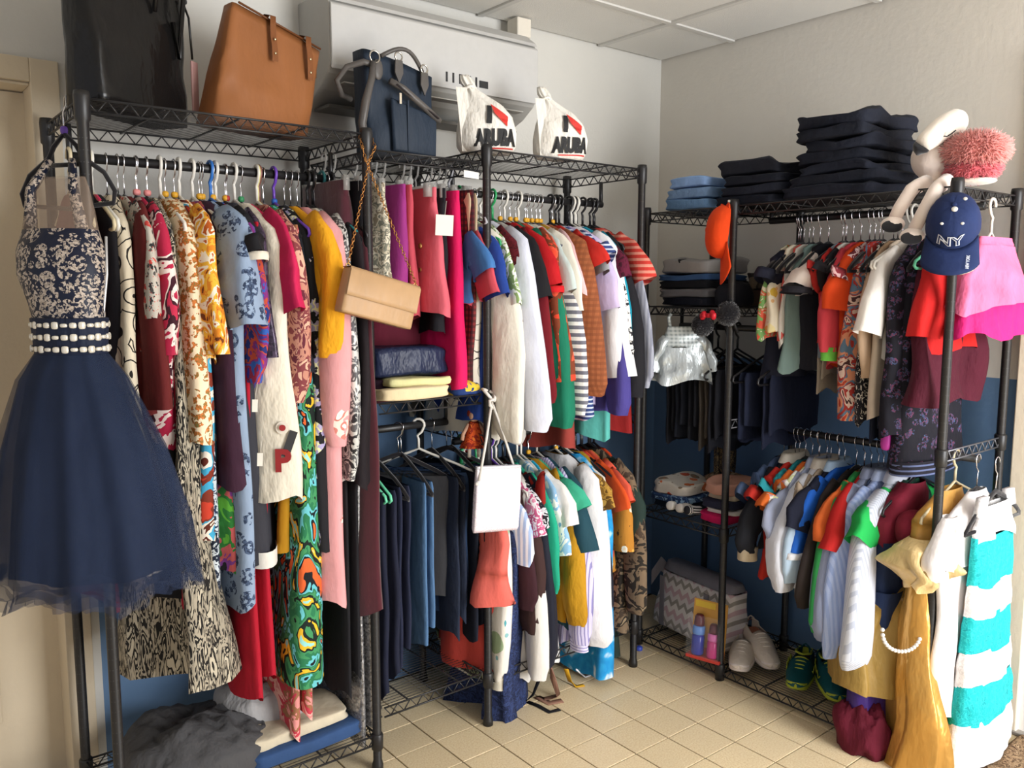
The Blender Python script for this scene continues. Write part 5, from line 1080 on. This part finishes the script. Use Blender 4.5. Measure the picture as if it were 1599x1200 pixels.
# ------------------------------------------------------------------ caps, flamingo
def cap(pos, M3, label, col, zs=1.0, sc=1.0):
    """local: z towards the crown's top, x towards the brim, origin at the crown's rim centre"""
    e = empty('baseball_cap', pos, 0, label, 'cap'); e.rotation_mode = 'QUATERNION'; e.rotation_quaternion = M3.to_quaternion(); e.scale = (sc, sc, zs*sc)
    A_ = .088; B_ = .074; H_ = .105
    def cr(u, th): # u 0 rim .. 1 top
        f = cos(u*pi/2)**.75; front = max(0, cos(th))
        return Vector((A_*f*cos(th)+.006*front*sin(pi*u), B_*f*sin(th), H_*(sin(u*pi/2)**.9)))
    rings = []
    for j in range(13):
        r = []
        for i in range(48):
            th = 2*pi*i/48; p = cr(j/12*.985, th); seam = abs(sin(3*th))
            p *= 1+.012*min(1, seam*3)-.012
            if j < 4 and abs(th-pi) < .55: p.z = max(p.z, .045*sqrt(max(0, 1-((th-pi)/.55)**2)))
            r.append(p)
        rings.append(r)
    MB().loft(rings, False, True).build('crown', col, e)
    bl = []
    for k in range(7):
        f = k/6; r = []
        for i in range(17):
            th = lerp(-1.15, 1.15, i/16); p0 = Vector((A_*cos(th), B_*sin(th), .002)); p1 = Vector((A_*.55+.125*cos(th*.88), .082*sin(th*1.05), -.004-.030*(sin(th)**2)))
            r.append(p0.lerp(p1, f)+Vector((0, 0, -.004*f)))
        bl.append(r)
    o = MB().loft(bl, closed=False).build('brim', col, e); sd = o.modifiers.new('thickness', 'SOLIDIFY'); sd.thickness = .0035
    MB().sq((0, 0, H_), .008, .008, .004, 1, 10, 6).build('top_button', col, e)
    MB().tube([(-A_*cos(t)*1.0, B_*sin(t)*1.0, .008) for t in [-.6+1.2*k/8 for k in range(9)]], .006, 6).build('back_strap', col, e)
    return e, cr
def frame(xd, zd):
    x = Vector(xd).normalized(); z = Vector(zd); z = (z-x*z.dot(x)).normalized(); y = z.cross(x)
    return Matrix((x, y, z)).transposed()
toc = (CAM-Vector((-.44, -1.44, 1.5))).normalized(); up_ = Vector((0, 0, 1)); lf = Vector((-sin(YAW), cos(YAW), 0))
NVY = m('plain', '#1c2b54', bump=.3)
cN, cr = cap(onX(1488, 353, -.47)+toc*.035-toc*.06, frame(-up_*.80+toc*.55+lf*.04, toc*.75+up_*.66), 'navy baseball cap with white NY lettering hung on the right front post', NVY, .95, .9)
def on_crown(name, txt, size, u0, mat, bold, span=1.15):
    vs, fs = text_faces(txt, size, bold); w_ = max(v.x for v in vs); mb = MB()
    pts = []
    for v in vs:
        th = -(w_/2-v.x)*span/.09*-1; p = cr(u0-v.y/.16*1.0, (v.x-w_/2)/.088)
        pts.append(p*1.012+Vector((.0025, 0, 0)))
    return mb.add(pts, fs).build(name, mat, cN, smooth=False)
TH = P('#cfd3dc', .7)
vs, fs = text_faces('NY', .046, .0022); w_ = max(v.x for v in vs)
MB().add([cr(.14+v.y/.15, (v.x-w_/2)*1.3/.080)*1.016+Vector((.002, 0, 0)) for v in vs], fs).build('lettering', TH, cN, smooth=False)
vs, fs = text_faces('NY', .046, -.0006); 
MB().add([cr(.14+v.y/.15, (v.x-w_/2)*1.3/.080)*1.02+Vector((.0026, 0, 0)) for v in vs], fs).build('lettering_inset', NVY, cN, smooth=False)
for u, th, r_ in ((.60, .55, .005), (.60, -.55, .005), (.93, .2, .009), (.78, 2.2, .006)):
    p = cr(u, th); MB().sq((0, 0, 0), r_, r_, r_*.55, 1, 12, 8).build('eyelet', P('#d9d6cd', .4), cN, loc=p*1.01)
vs, fs = text_faces('NEW YORK', .0135, .0004)
MB().add([(.152-v.x*.66, .052-v.y*.9, .0075-.030*sin(.62-v.y*8)**2) for v in vs], fs).build('brim_lettering', TH, cN, smooth=False)
MB().tube([(.045+.125*cos(t*.88), .082*sin(t*1.05), -.008-.030*sin(t)**2) for t in [.35+.8*k/10 for k in range(11)]], .0035, 6).build('brim_edge', P('#d2c6a6', .7), cN)
ORG = m('plain', '#e0440f', bump=.3)
cO, _ = cap(onX(1136, 362, -.475)+toc*.02, frame(-up_*1.0+lf*.10, lf*1.0+toc*-.12+up_*.12), 'bright orange baseball cap hung on the middle front post', ORG, .62)
MB().box(-.102, -.094, -.008, .008, .0, .012).build('buckle', P('#b9b5a8', .3, .8), cO, smooth=False, bevel=.001)

fx = -.30
fo = onX(1470, 270, fx); flm = empty('flamingo_plush', fo, 0, 'white and pink flamingo soft toy sitting on the right rack, legs dangling', 'toy')
F_ = lambda u, v, x=fx: onX(u, v, x)-fo
FW_ = m('plain', '#ecdcd0', sheen=.5, rough=1); FWH = m('plain', '#f2e8da', sheen=.5, rough=1); FP = m('plain', '#f09a92', sheen=.6, rough=1); FB = m('plain', '#17161a', sheen=.4, rough=1)
b0 = F_(1462, 247); MB().sq(b0, .066, .067, .066, 1, 28, 18).build('body', FW_, flm)
hpts = [F_(u, v, x) for u, v, x in ((1503, 187, -.27), (1494, 190, -.28), (1478, 199, -.31), (1460, 212, -.335), (1447, 224, -.35), (1441, 231, -.35))]
hpts = [p+toc*k for p, k in zip(hpts, (0, .005, .015, .03, .045, .055))]; MB().tube(hpts[:1]+hpts, [.004, .026, .036, .037, .032, .027, .022], 18).build('head', FWH, flm)
t0_, t1_ = hpts[-1], F_(1435, 240, -.345)+toc*.055
MB().tube([hpts[-1], hpts[-1].lerp(t1_, .35), t1_, t1_+Vector((0, .002, -.010))], [.0225, .023, .015, .003], 16).build('beak_tip', FB, flm)
e1 = F_(1484, 213, -.345)+toc*.02; MB().tube([e1+Vector((-.006, .016, 0)), e1+Vector((-.010, .004, -.003)), e1+Vector((-.008, -.008, .004)), e1+Vector((-.004, -.016, .012))], .0018, 6).build('stitched_eye', FB, flm)
wc = F_(1524, 240, -.30); fur = MB(); rn = random.Random(3)
def fluff(name, c, a, b, h, n, ln, mat):
    o = MB().sq(c, a, b, h, 1, 28, 18).build(name, mat, flm); fb = MB()
    for _ in range(n):
        z = rn.uniform(-1, 1); t = rn.uniform(0, 2*pi); q = sqrt(1-z*z); d = Vector((q*cos(t), q*sin(t), z)); p = Vector(c)+Vector((d.x*a, d.y*b, d.z*h))
        d2 = (d+Vector((rn.uniform(-.5, .5), rn.uniform(-.5, .5), rn.uniform(-.8, .2)))).normalized(); s = d2.orthogonal().normalized()*.0032; s2 = d2.cross(s)
        L = ln*rn.uniform(.6, 1.2)
        fb.add([p+s, p-s*.5+s2*.9, p-s*.5-s2*.9, p+d2*L], [(0, 1, 3), (1, 2, 3), (2, 0, 3)])
    tag(fb.build('fur_tufts', mat, o), kind='stuff')
fluff('wing', F_(1521, 236, -.31), .055, .085, .045, 2600, .020, FP)
fluff('tail', F_(1518, 264, -.30), .055, .070, .034, 1500, .014, m('plain', '#dd6a72', sheen=.6, rough=1))
MB().sq(F_(1516, 284, -.30), .045, .065, .010, .8, 20, 8).build('belly', FWH, flm)
for (a, b, c, d) in (((1446, 284, -.36), (1424, 296, -.44), (1405, 325, -.475), (1396, 344, -.475)), ((1478, 282, -.36), (1462, 296, -.45), (1440, 335, -.485), (1426, 362, -.485))):
    L = [F_(*q) for q in (a, b, c, d)]; MB().tube([L[0], L[0].lerp(L[1], .6), L[1], L[2], L[3]], [.020, .0205, .019, .0175, .017], 14).build('leg', FW_, flm)
    ft = L[3]+Vector((-.006, 0, -.012)); MB().sq(ft, .030, .032, .022, 1, 20, 12).build('foot', FW_, flm)
    so = MB().sq((0, 0, 0), .0065, .027, .018, .9, 20, 10).build('sole', FB, flm, loc=ft+toc*.027+Vector((0, 0, -.006)))
    so.rotation_euler = (0, .35, .62)
# ------------------------------------------------------------------ silver checked child outfit and bow headband
so_p = onX(1068, 505, -.475); so = empty('silver_outfit', so_p, 0, 'small silver checked child dress hung at the left shelf of the right rack', 'dress')
so.rotation_euler = (0, 0, -.67); so.scale = (1.08, 1, 1.0)
SV = m('ck', '#aeb4b4', '#8d9696', '#c9cfce', s=75, k=.5, rough=.35, metal=.25); SV2 = m('plain', '#b9c0c2', rough=.32, metal=.3, bump=.9)
part_tube(so, 'bodice', SV, [(-.012, 0, .055, .014), (-.05, 0, .065, .022), (-.09, 0, .068, .026)], .2, seed=4)
part_tube(so, 'skirt', SV2, [(-.085, 0, .068, .027), (-.14, 0, .085, .034), (-.205, 0, .098, .04)], .5, seed=5)
for sg in (-1, 1):
    sleeve(MB(), [(sg*.055, -.05, .018, .018), (sg*.085, -.11, .020, .018), (sg*.10, -.17, .017, .014)], random.Random(sg+4)).build('sleeve', SV2, so)
    MB().tube([(sg*.045, 0, -.015), (sg*.05, 0, .02), (sg*.042, .004, .032)], .006, 6).build('shoulder_strap', SV, so)
hbp = onX(1118, 500, -.485); hb_ = empty('bow_headband', hbp, 0, 'headband with two black pompoms and a red bow on the middle post', 'headband')
BP = m('plain', '#131217', sheen=.4, rough=1)
fl2 = flm; flm = hb_
fluff('pompom', onX(1097, 508, -.495)-hbp, .034, .034, .036, 700, .006, BP); fluff('pompom', onX(1137, 490, -.47)-hbp, .036, .036, .038, 700, .006, BP); flm = fl2
MB().tube([onX(u, v, x)-hbp for u, v, x in ((1092, 520, -.48), (1100, 500, -.48), (1120, 488, -.48), (1142, 494, -.46), (1152, 520, -.44))], .005, 6).build('band', HK['black'], hb_)
RD = m('plain', '#c01f2c', rough=.4)
for u, v, rz_ in ((1098, 493, .3), (1113, 492, -.3)):
    MB().sq((0, 0, 0), .020, .010, .012, .7, 16, 8, lambda p: Vector((p.x, p.y, p.z*(.5+abs(p.x)/.02)))).build('bow_loop', RD, hb_, loc=onX(u, v, -.525)-hbp, rot=(0, rz_, .9))
MB().sq((0, 0, 0), .006, .009, .008, .7, 10, 8).build('bow_knot', RD, hb_, loc=onX(1106, 493, -.53)-hbp)

# ------------------------------------------------------------------ nappy bag, bottle pack, shoes
def chevron():
    mt = new_mat('chevron_cloth'); t = NT(mt); v = t.coord(); s = t.node('ShaderNodeSeparateXYZ', {0: v}).outputs
    zg_ = t.math('ABSOLUTE', t.math('SUBTRACT', t.math('FRACT', t.math('MULTIPLY', s[0], 22)), .5))
    w_ = t.math('FRACT', t.math('ADD', t.math('MULTIPLY', s[2], 13), t.math('MULTIPLY', zg_, .55)))
    c = t.ramp(w_, [(0, '#efeae8'), (.28, '#a5a09a'), (.5, '#e6e0e0'), (.75, '#d4b6be')], True)
    t.put(t.b.inputs['Base Color'], c); t.b.inputs['Roughness'].default_value = .8; return mt
dbp = onZ(1085, 975, .048); db = empty('nappy_bag', (-.25, -.475, .05), -pi/2-.12, 'grey and pink chevron nappy bag on the bottom shelf by the corner', 'bag')
soft_bag(db, .20, .085, .20, .195, .05, chevron(), (.0, .02), .02, seed=4)
GB = m('plain', '#85838c'); 
MB().loft([rr(.188-.004*k, .055-.02*k, .205+.03*k, 32, .4, 0, .02) for k in (0, .5, 1)], False, True).build('bag_top', GB, db)
MB().loft([[(-.19+.0*k, -.08+.10*k2, .20+.05*(1-abs(k2-.5)*2)+dz) for k2 in (0, .25, .5, .75, 1)] for k, dz in ((0, 0), (1, -.06))], closed=False).build('side_flap', GB, db)
for sx in (-.12, .12): MB().box(sx-.012, sx+.012, -.0875, -.084, .0, .20).build('webbing', GB, db, smooth=False)
bpk = onX(1104, 1020, -.435); bp = empty('bottle_pack', (bpk.x, bpk.y, .056), 0, 'carded pack of blue and pink baby bottles leaning on the nappy bag', 'bottle pack')
bp.rotation_euler = (-.12, 0, -pi/2+.25)
W2 = .064; Hc = .205
MB().box(-W2, W2, 0, .003, 0, Hc).build('backing_card', P('#d9a24a', .5), bp, smooth=False)
MB().box(-W2, W2, -.045, .002, 0, .012).build('card_tray', P('#c8392c', .45), bp, smooth=False, bevel=.002)
MB().box(-W2, W2, -.0015, -.0002, .012, .035).build('red_stripe', P('#d0462e', .5), bp, smooth=False)
MB().box(-W2*.9, W2*.3, -.0015, -.0002, .178, .200).build('label_panel', P('#e6c23e', .5), bp, smooth=False)
for x, c1, c2, c3 in ((-.028, '#14289a', '#5f8fd8', '#5a1026'), (.028, '#c01a78', '#d86ab0', '#5a1026')):
    k = .9 if x > 0 else 1.05; bo = MB().lathe([(.019*k, .014), (.022*k, .02), (.022*k, .075*k), (.017*k, .085*k)], 20, (x, -.025, 0)).build('bottle', P(c1, .2), bp)
    MB().lathe([(.0205*k, .083*k), (.0215*k, .088*k), (.0215*k, .108*k), (.018*k, .112*k)], 20, (x, -.025, 0)).build('collar_ring', P(c2, .3), bo)
    MB().lathe([(.017*k, .112*k), (.018*k, .12*k), (.016*k, .142*k), (.011*k, .15*k)], 20, (x, -.025, 0)).build('cap', P(c3, .3), bo)
MB().box(-W2*.98, W2*.98, -.050, -.0485, .012, .16).build('clear_blister', P('#ffffff', .05, 0, .5, .03), bp, smooth=False)

def shoe(pos, rz, ry, label, L, up, sole, lace, inner, name='sneaker', detail=None, low=True):
    """heel at the origin, toe towards +x"""
    e = empty(name, pos, 0, label, 'shoe', rot=(0, ry, rz)); Wd = L*.175
    def half(x):  # outline half width
        f = x/L; return Wd*(.62+.38*sin(min(1, f*1.25)*pi*.85))*(1 if f < .8 else sqrt(max(0.0, 1-((f-.8)/.2)**2)))*(1 if f > .06 else sqrt(max(0, 1-((.06-f)/.06)**2))+.0)
    xs = [L*f for f in (.002, .02, .06, .12, .2, .3, .4, .5, .6, .7, .78, .85, .91, .955, .985, .998)]
    so_ = []
    for x in xs:
        h_ = max(.003, half(x)); lift = .012*max(0, (x/L-.75)/.25)**2
        so_.append([(x, y*h_*1.06, z+lift) for y, z in ((-1, .004), (-.9, 0), (0, 0), (.9, 0), (1, .004), (1.02, .018), (.95, .024), (0, .024), (-.95, .024), (-1.02, .018))])
    MB().loft(so_, True, True).build('sole', sole, e)
    def top(x):
        f = x/L
        if f < .12: return lerp(.074, .066, f/.12)
        if f < .45: return lerp(.060, .072, (f-.12)/.33)
        if f < .8: return lerp(.072, .046, (f-.45)/.35)
        return lerp(.046, .032, ((f-.8)/.2)**1.5)
    upm = []
    for x in xs:
        h_ = max(.003, half(x)); t_ = top(x)*L/.26; f = x/L; r = []
        for i in range(17):
            a = pi*i/16; y = cos(a); z = sin(a)**.75; yy = y*h_*(1-.25*z*(f > .1)); zz = .020+(t_-.020)*z
            r.append((x, yy, zz))
        upm.append(r)
    # the opening: drop the middle of the rings between heel and tongue
    mb = MB(); mb.loft(upm, closed=False)
    nn = 17; keep = []
    for fc in mb.f:
        j = fc[0]//nn; i = fc[0] % nn
        if 1 <= j <= 5 and 4 <= i <= 11: continue
        keep.append(fc)
    mb.f = keep; o = mb.build('upper', up, e); sd = o.modifiers.new('thickness', 'SOLIDIFY'); sd.thickness = .003; sd.offset = 1
    MB().loft([[(x, y*max(.003, half(x))*.86, .030) for y in (-1, -.5, 0, .5, 1)] for x in xs[1:8]], closed=False).build('insole', inner, e)
    MB().loft([[(x, y*max(.003, half(x))*.9, .03+(top(x)*.9-.03)*(1-abs(y)*.35)) for y in (-1, -.5, 0, .5, 1)] for x in (L*.02, L*.035)], closed=False).build('heel_lining', inner, e)
    for k in range(4):
        x = L*(.47+.075*k); h_ = half(x)*.5; z = top(x)*L/.26
        MB().tube([(x-.004, -h_, z*.93-.002), (x, -h_*.5, z+.001), (x+.002, 0, z+.003), (x, h_*.5, z+.001), (x-.004, h_, z*.93-.002)], .0026, 6).build('lace', lace, e)
    if detail:
        for sg in (-1, 1):
            MB().tube([(L*f, sg*half(L*f)*1.02, zz) for f, zz in ((.22, .03), (.28, .052), (.34, .03), (.40, .052), (.46, .03), (.52, .05), (.58, .03), (.64, .045))], .0022, 5).build('zigzag_trim', detail, e)
        MB().loft([[(L*.02-.003, y*half(L*.06)*.8, z) for y in (-1, 1)] for z in (.03, .06)], closed=False).build('heel_tab', detail, e)
        MB().tube([(L*f, half(L*f)*.35*s_, top(L*f)*1.03) for f, s_ in ((.13, 1.9), (.2, 1.9), (.3, 1.7), (.40, 0), (.3, -1.7), (.2, -1.9), (.13, -1.9))], .004, 6).build('collar_trim', detail, e)
    return e
CV = m('plain', '#d2c6b8', bump=.5); SL = P('#ddd2cc', .5); INN = m('plain', '#b57860'); LC = m('plain', '#d9d0c6')
dk = m('plain', '#3a2622')
def place_shoe(h, t, z, *a, **k):
    h = Vector(h); t = Vector(t); d = t-h; return shoe((h.x, h.y, z), math.atan2(d.y, d.x), k.pop('ry', 0), *a, **k)
place_shoe((-.235, -.68, 0), (-.46, -.815, 0), .052, 'left cream canvas plimsoll, lying flat by the middle front post', .25, CV, SL, LC, dk)
place_shoe((-.19, -.665, 0), (-.36, -.90, 0), .085, 'right cream canvas plimsoll, heel propped up on its pair', .26, CV, SL, LC, INN, ry=.13)
GRN = m('plain', '#0f4d52', rough=.6); LIM = m('plain', '#a8b33a', rough=.6)
place_shoe((-.185, -.90, 0), (-.40, -1.0, 0), .052, 'green running shoe with lime sole, nearer the cream plimsolls', .25, GRN, LIM, LIM, dk, detail=LIM)
place_shoe((-.16, -.96, 0), (-.40, -1.165, 0), .056, 'green running shoe with lime trim, right one of its pair', .275, GRN, LIM, LIM, dk, detail=LIM, ry=.03)

# ------------------------------------------------------------------ doll, straps on the floor, tags
dp = onY(740, 672, -.40); dl = empty('rag_doll', dp, -.5, 'small rag doll in a red orange dress hanging on the low rail', 'doll')
DR = m('rp', '#a8301a', '#c8501e', '#8a2416', '#d9702a', s=28)
MB().loft([ering(z, 0, 0, a, b, 0, 28, .06, 5) for z, a, b in ((.028, .012, .010), (.02, .018, .014), (-.02, .026, .018), (-.055, .044, .024))], True, True).build('dress', DR, dl)
MB().sq((0, -.004, .045), .017, .015, .019, 1, 16, 12).build('head', m('plain', '#b98f76'), dl)
MB().sq((0, .004, .052), .022, .017, .022, .9, 16, 12).build('hair', m('plain', '#7a2412', bump=1), dl)
for sg in (-1, 1):
    MB().tube([(sg*.016, 0, .02), (sg*.034, -.004, -.01), (sg*.038, -.008, -.03)], .006, 8).build('arm', m('plain', '#b98f76'), dl)
    MB().tube([(sg*.014, 0, -.05), (sg*.015, 0, -.085)], .006, 8).build('leg', m('plain', '#c9bfae'), dl)
MB().tube([(0, 0, .06), (.0, .01, .25-.0)], .0015, 5).build('hanging_thread', HK['black'], dl)
def ribbon(name, label, pts, w_, mat, cat, side=None):
    mb = MB(); pts = [Vector(p) for p in pts]; rg = []
    for i, p in enumerate(pts):
        t = (pts[min(i+1, len(pts)-1)]-pts[max(i-1, 0)]).normalized(); s = Vector(side) if side else t.cross(Vector((0, 0, 1))); s = s.normalized() if s.length > .01 else Vector((1, 0, 0))
        rg.append([p-s*w_, p, p+s*w_])
    o = mb.loft(rg, closed=False).build(name, mat); sd = o.modifiers.new('thickness', 'SOLIDIFY'); sd.thickness = .0025; return tag(o, label, cat)
fz = .004
S_ = lambda u, v, z=fz: onZ(u, v, z)
ribbon('sash', 'dusty brown sash trailing onto the tiles below the white tunic', [onY(858, 1030, -.47), onY(864, 1060, -.48), S_(872, 1086, .006), S_(850, 1092), S_(838, 1088), S_(858, 1098), S_(878, 1094)], .013, m('plain', '#8f6a58'), 'sash')
ribbon('strap', 'black strap lying on the tiles beside the navy lace dress', [S_(824, 1096), S_(840, 1102), S_(858, 1112), S_(874, 1108)], .008, BLK, 'strap')
ribbon('strap', 'black strap hanging in a curve behind the navy lace dress', [onY(842, 1040, -.44), onY(840, 1065, -.44), onY(832, 1085, -.45), S_(822, 1094, .01)], .006, BLK, 'strap')
ribbon('sash', 'mustard yellow sash end curling on the tiles', [onY(884, 1045, -.48), S_(890, 1064, .012), S_(900, 1072), S_(912, 1070)], .008, m('plain', '#c9981f'), 'sash')
o = MB().tube([onY(900, 1046, -.48), S_(906, 1052, .014), S_(914, 1058), S_(922, 1055)], .003, 6).build('cord', m('plain', '#dcdce0')); tag(o, 'thin white cord lying on the tiles beside the mustard sash', 'cord')
q = S_(998, 1016, 0); tag(MB().lathe([(.012, 0), (.013, .003), (.013, .012), (.008, .016)], 16).build('plastic_lid', P('#3f55c0', .4), loc=(q.x, q.y, .001)), 'small blue plastic cap on the floor near the corner rack foot', 'cap')
def paper(u, v, y, w_, h_, label, c='#e8e4d8', nm='paper_tag'):
    q = onY(u, v, y); o = MB().box(-w_/2, w_/2, -.0008, .0008, -h_/2, h_/2).build(nm, P(c, .7), loc=q, rot=(0, .05, -.5), smooth=False)
    MB().tube([(0, 0, h_/2-.004), (.002, .004, h_/2+.02), (.004, .01, h_/2+.04)], .0007, 4).build('tag_string', P('#d9d4c8', .7), o)
    return tag(o, label, 'tag')
paper(694, 352, -.475, .050, .058, 'white paper price tag on the black skirt beside coral one')
paper(406, 718, -.545, .013, .032, 'cream paper tag, lower of two, beside the white denim piece')
paper(398, 634, -.535, .013, .030, 'cream paper tag, upper of two, beside the aubergine dress')
q = onY(736, 273, YF-.004); tag(MB().box(-.032, .032, -.0006, .0006, -.010, .010).build('shelf_label', P('#d9d8d4', .6), loc=(q.x, q.y, q.z), rot=(0, 0, .2), smooth=False), 'small white paper label stuck under the shelf bridge edge', 'label')
# red letter patch and badges on the white denim
RED = P('#8f1f22', .8)
wv_ = onY(434, 733, -.585)
def badge(name, txt, size, u, v, mat, roll=0.0, y=-.575):
    vs, fs = text_faces(txt, size, size*.05); o = MB().add([(x, 0, z) for x, z, _ in vs], fs).build(name, mat, wj, smooth=False)
    return o
def to_local(o, M4): o.matrix_parent_inverse = Matrix(); o.matrix_basis = M4
bpy.context.view_layer.update()
def stick(o, par, u, v, off=.003, roll=0.0, yaw=0.0):
    """lay a flat piece on the surface of a garment, found by a ray towards that spot"""
    dg = bpy.context.evaluated_depsgraph_get(); hit = None
    for ch in par.children:
        inv = ch.matrix_world.inverted(); d = ray(u, v).normalized()
        ok, loc, nrm, idx = ch.ray_cast(inv @ CAM, (inv.to_3x3() @ d))
        if ok:
            wl_ = ch.matrix_world @ loc; dist = (wl_-CAM).length
            if hit is None or dist < hit[0]: hit = (dist, wl_, (ch.matrix_world.to_3x3() @ nrm).normalized())
    if not hit: bpy.data.objects.remove(o); return None
    _, p, n = hit
    if n.dot(ray(u, v)) > 0: n = -n
    n = Vector((n.x, n.y, n.z*.3)).normalized(); x = Vector((0, 0, 1)).cross(n).normalized(); z = n.cross(x)
    R3 = Matrix((x, n, z)).transposed() @ Matrix.Rotation(roll, 3, 'Y')
    M4 = Matrix.Translation(p+n*off) @ R3.to_4x4(); o.matrix_basis = par.matrix_world.inverted() @ M4; return o
stick(badge('letter_patch', 'P', .075, 0, 0, RED), wj, 430, 735, .006)
b1 = MB().loft([[(.016*cos(t*2*pi/20)*k, -.0005*k, .016*sin(t*2*pi/20)*k) for t in range(20)] for k in (1, .01)]).build('round_badge', P('#d8cfc0', .7), wj); stick(b1, wj, 441, 668, .006)
b2 = MB().loft([[(.008*cos(t*2*pi/16)*k, -.0015, .008*sin(t*2*pi/16)*k) for t in range(16)] for k in (1, .01)]).build('badge_centre', RED, wj); stick(b2, wj, 441, 668, .008)
b3 = MB().box(-.010, .010, -.001, 0, -.034, .034).build('strip_badge', P('#2c2b2e', .7), wj, smooth=False); stick(b3, wj, 452, 693, .007, .35)
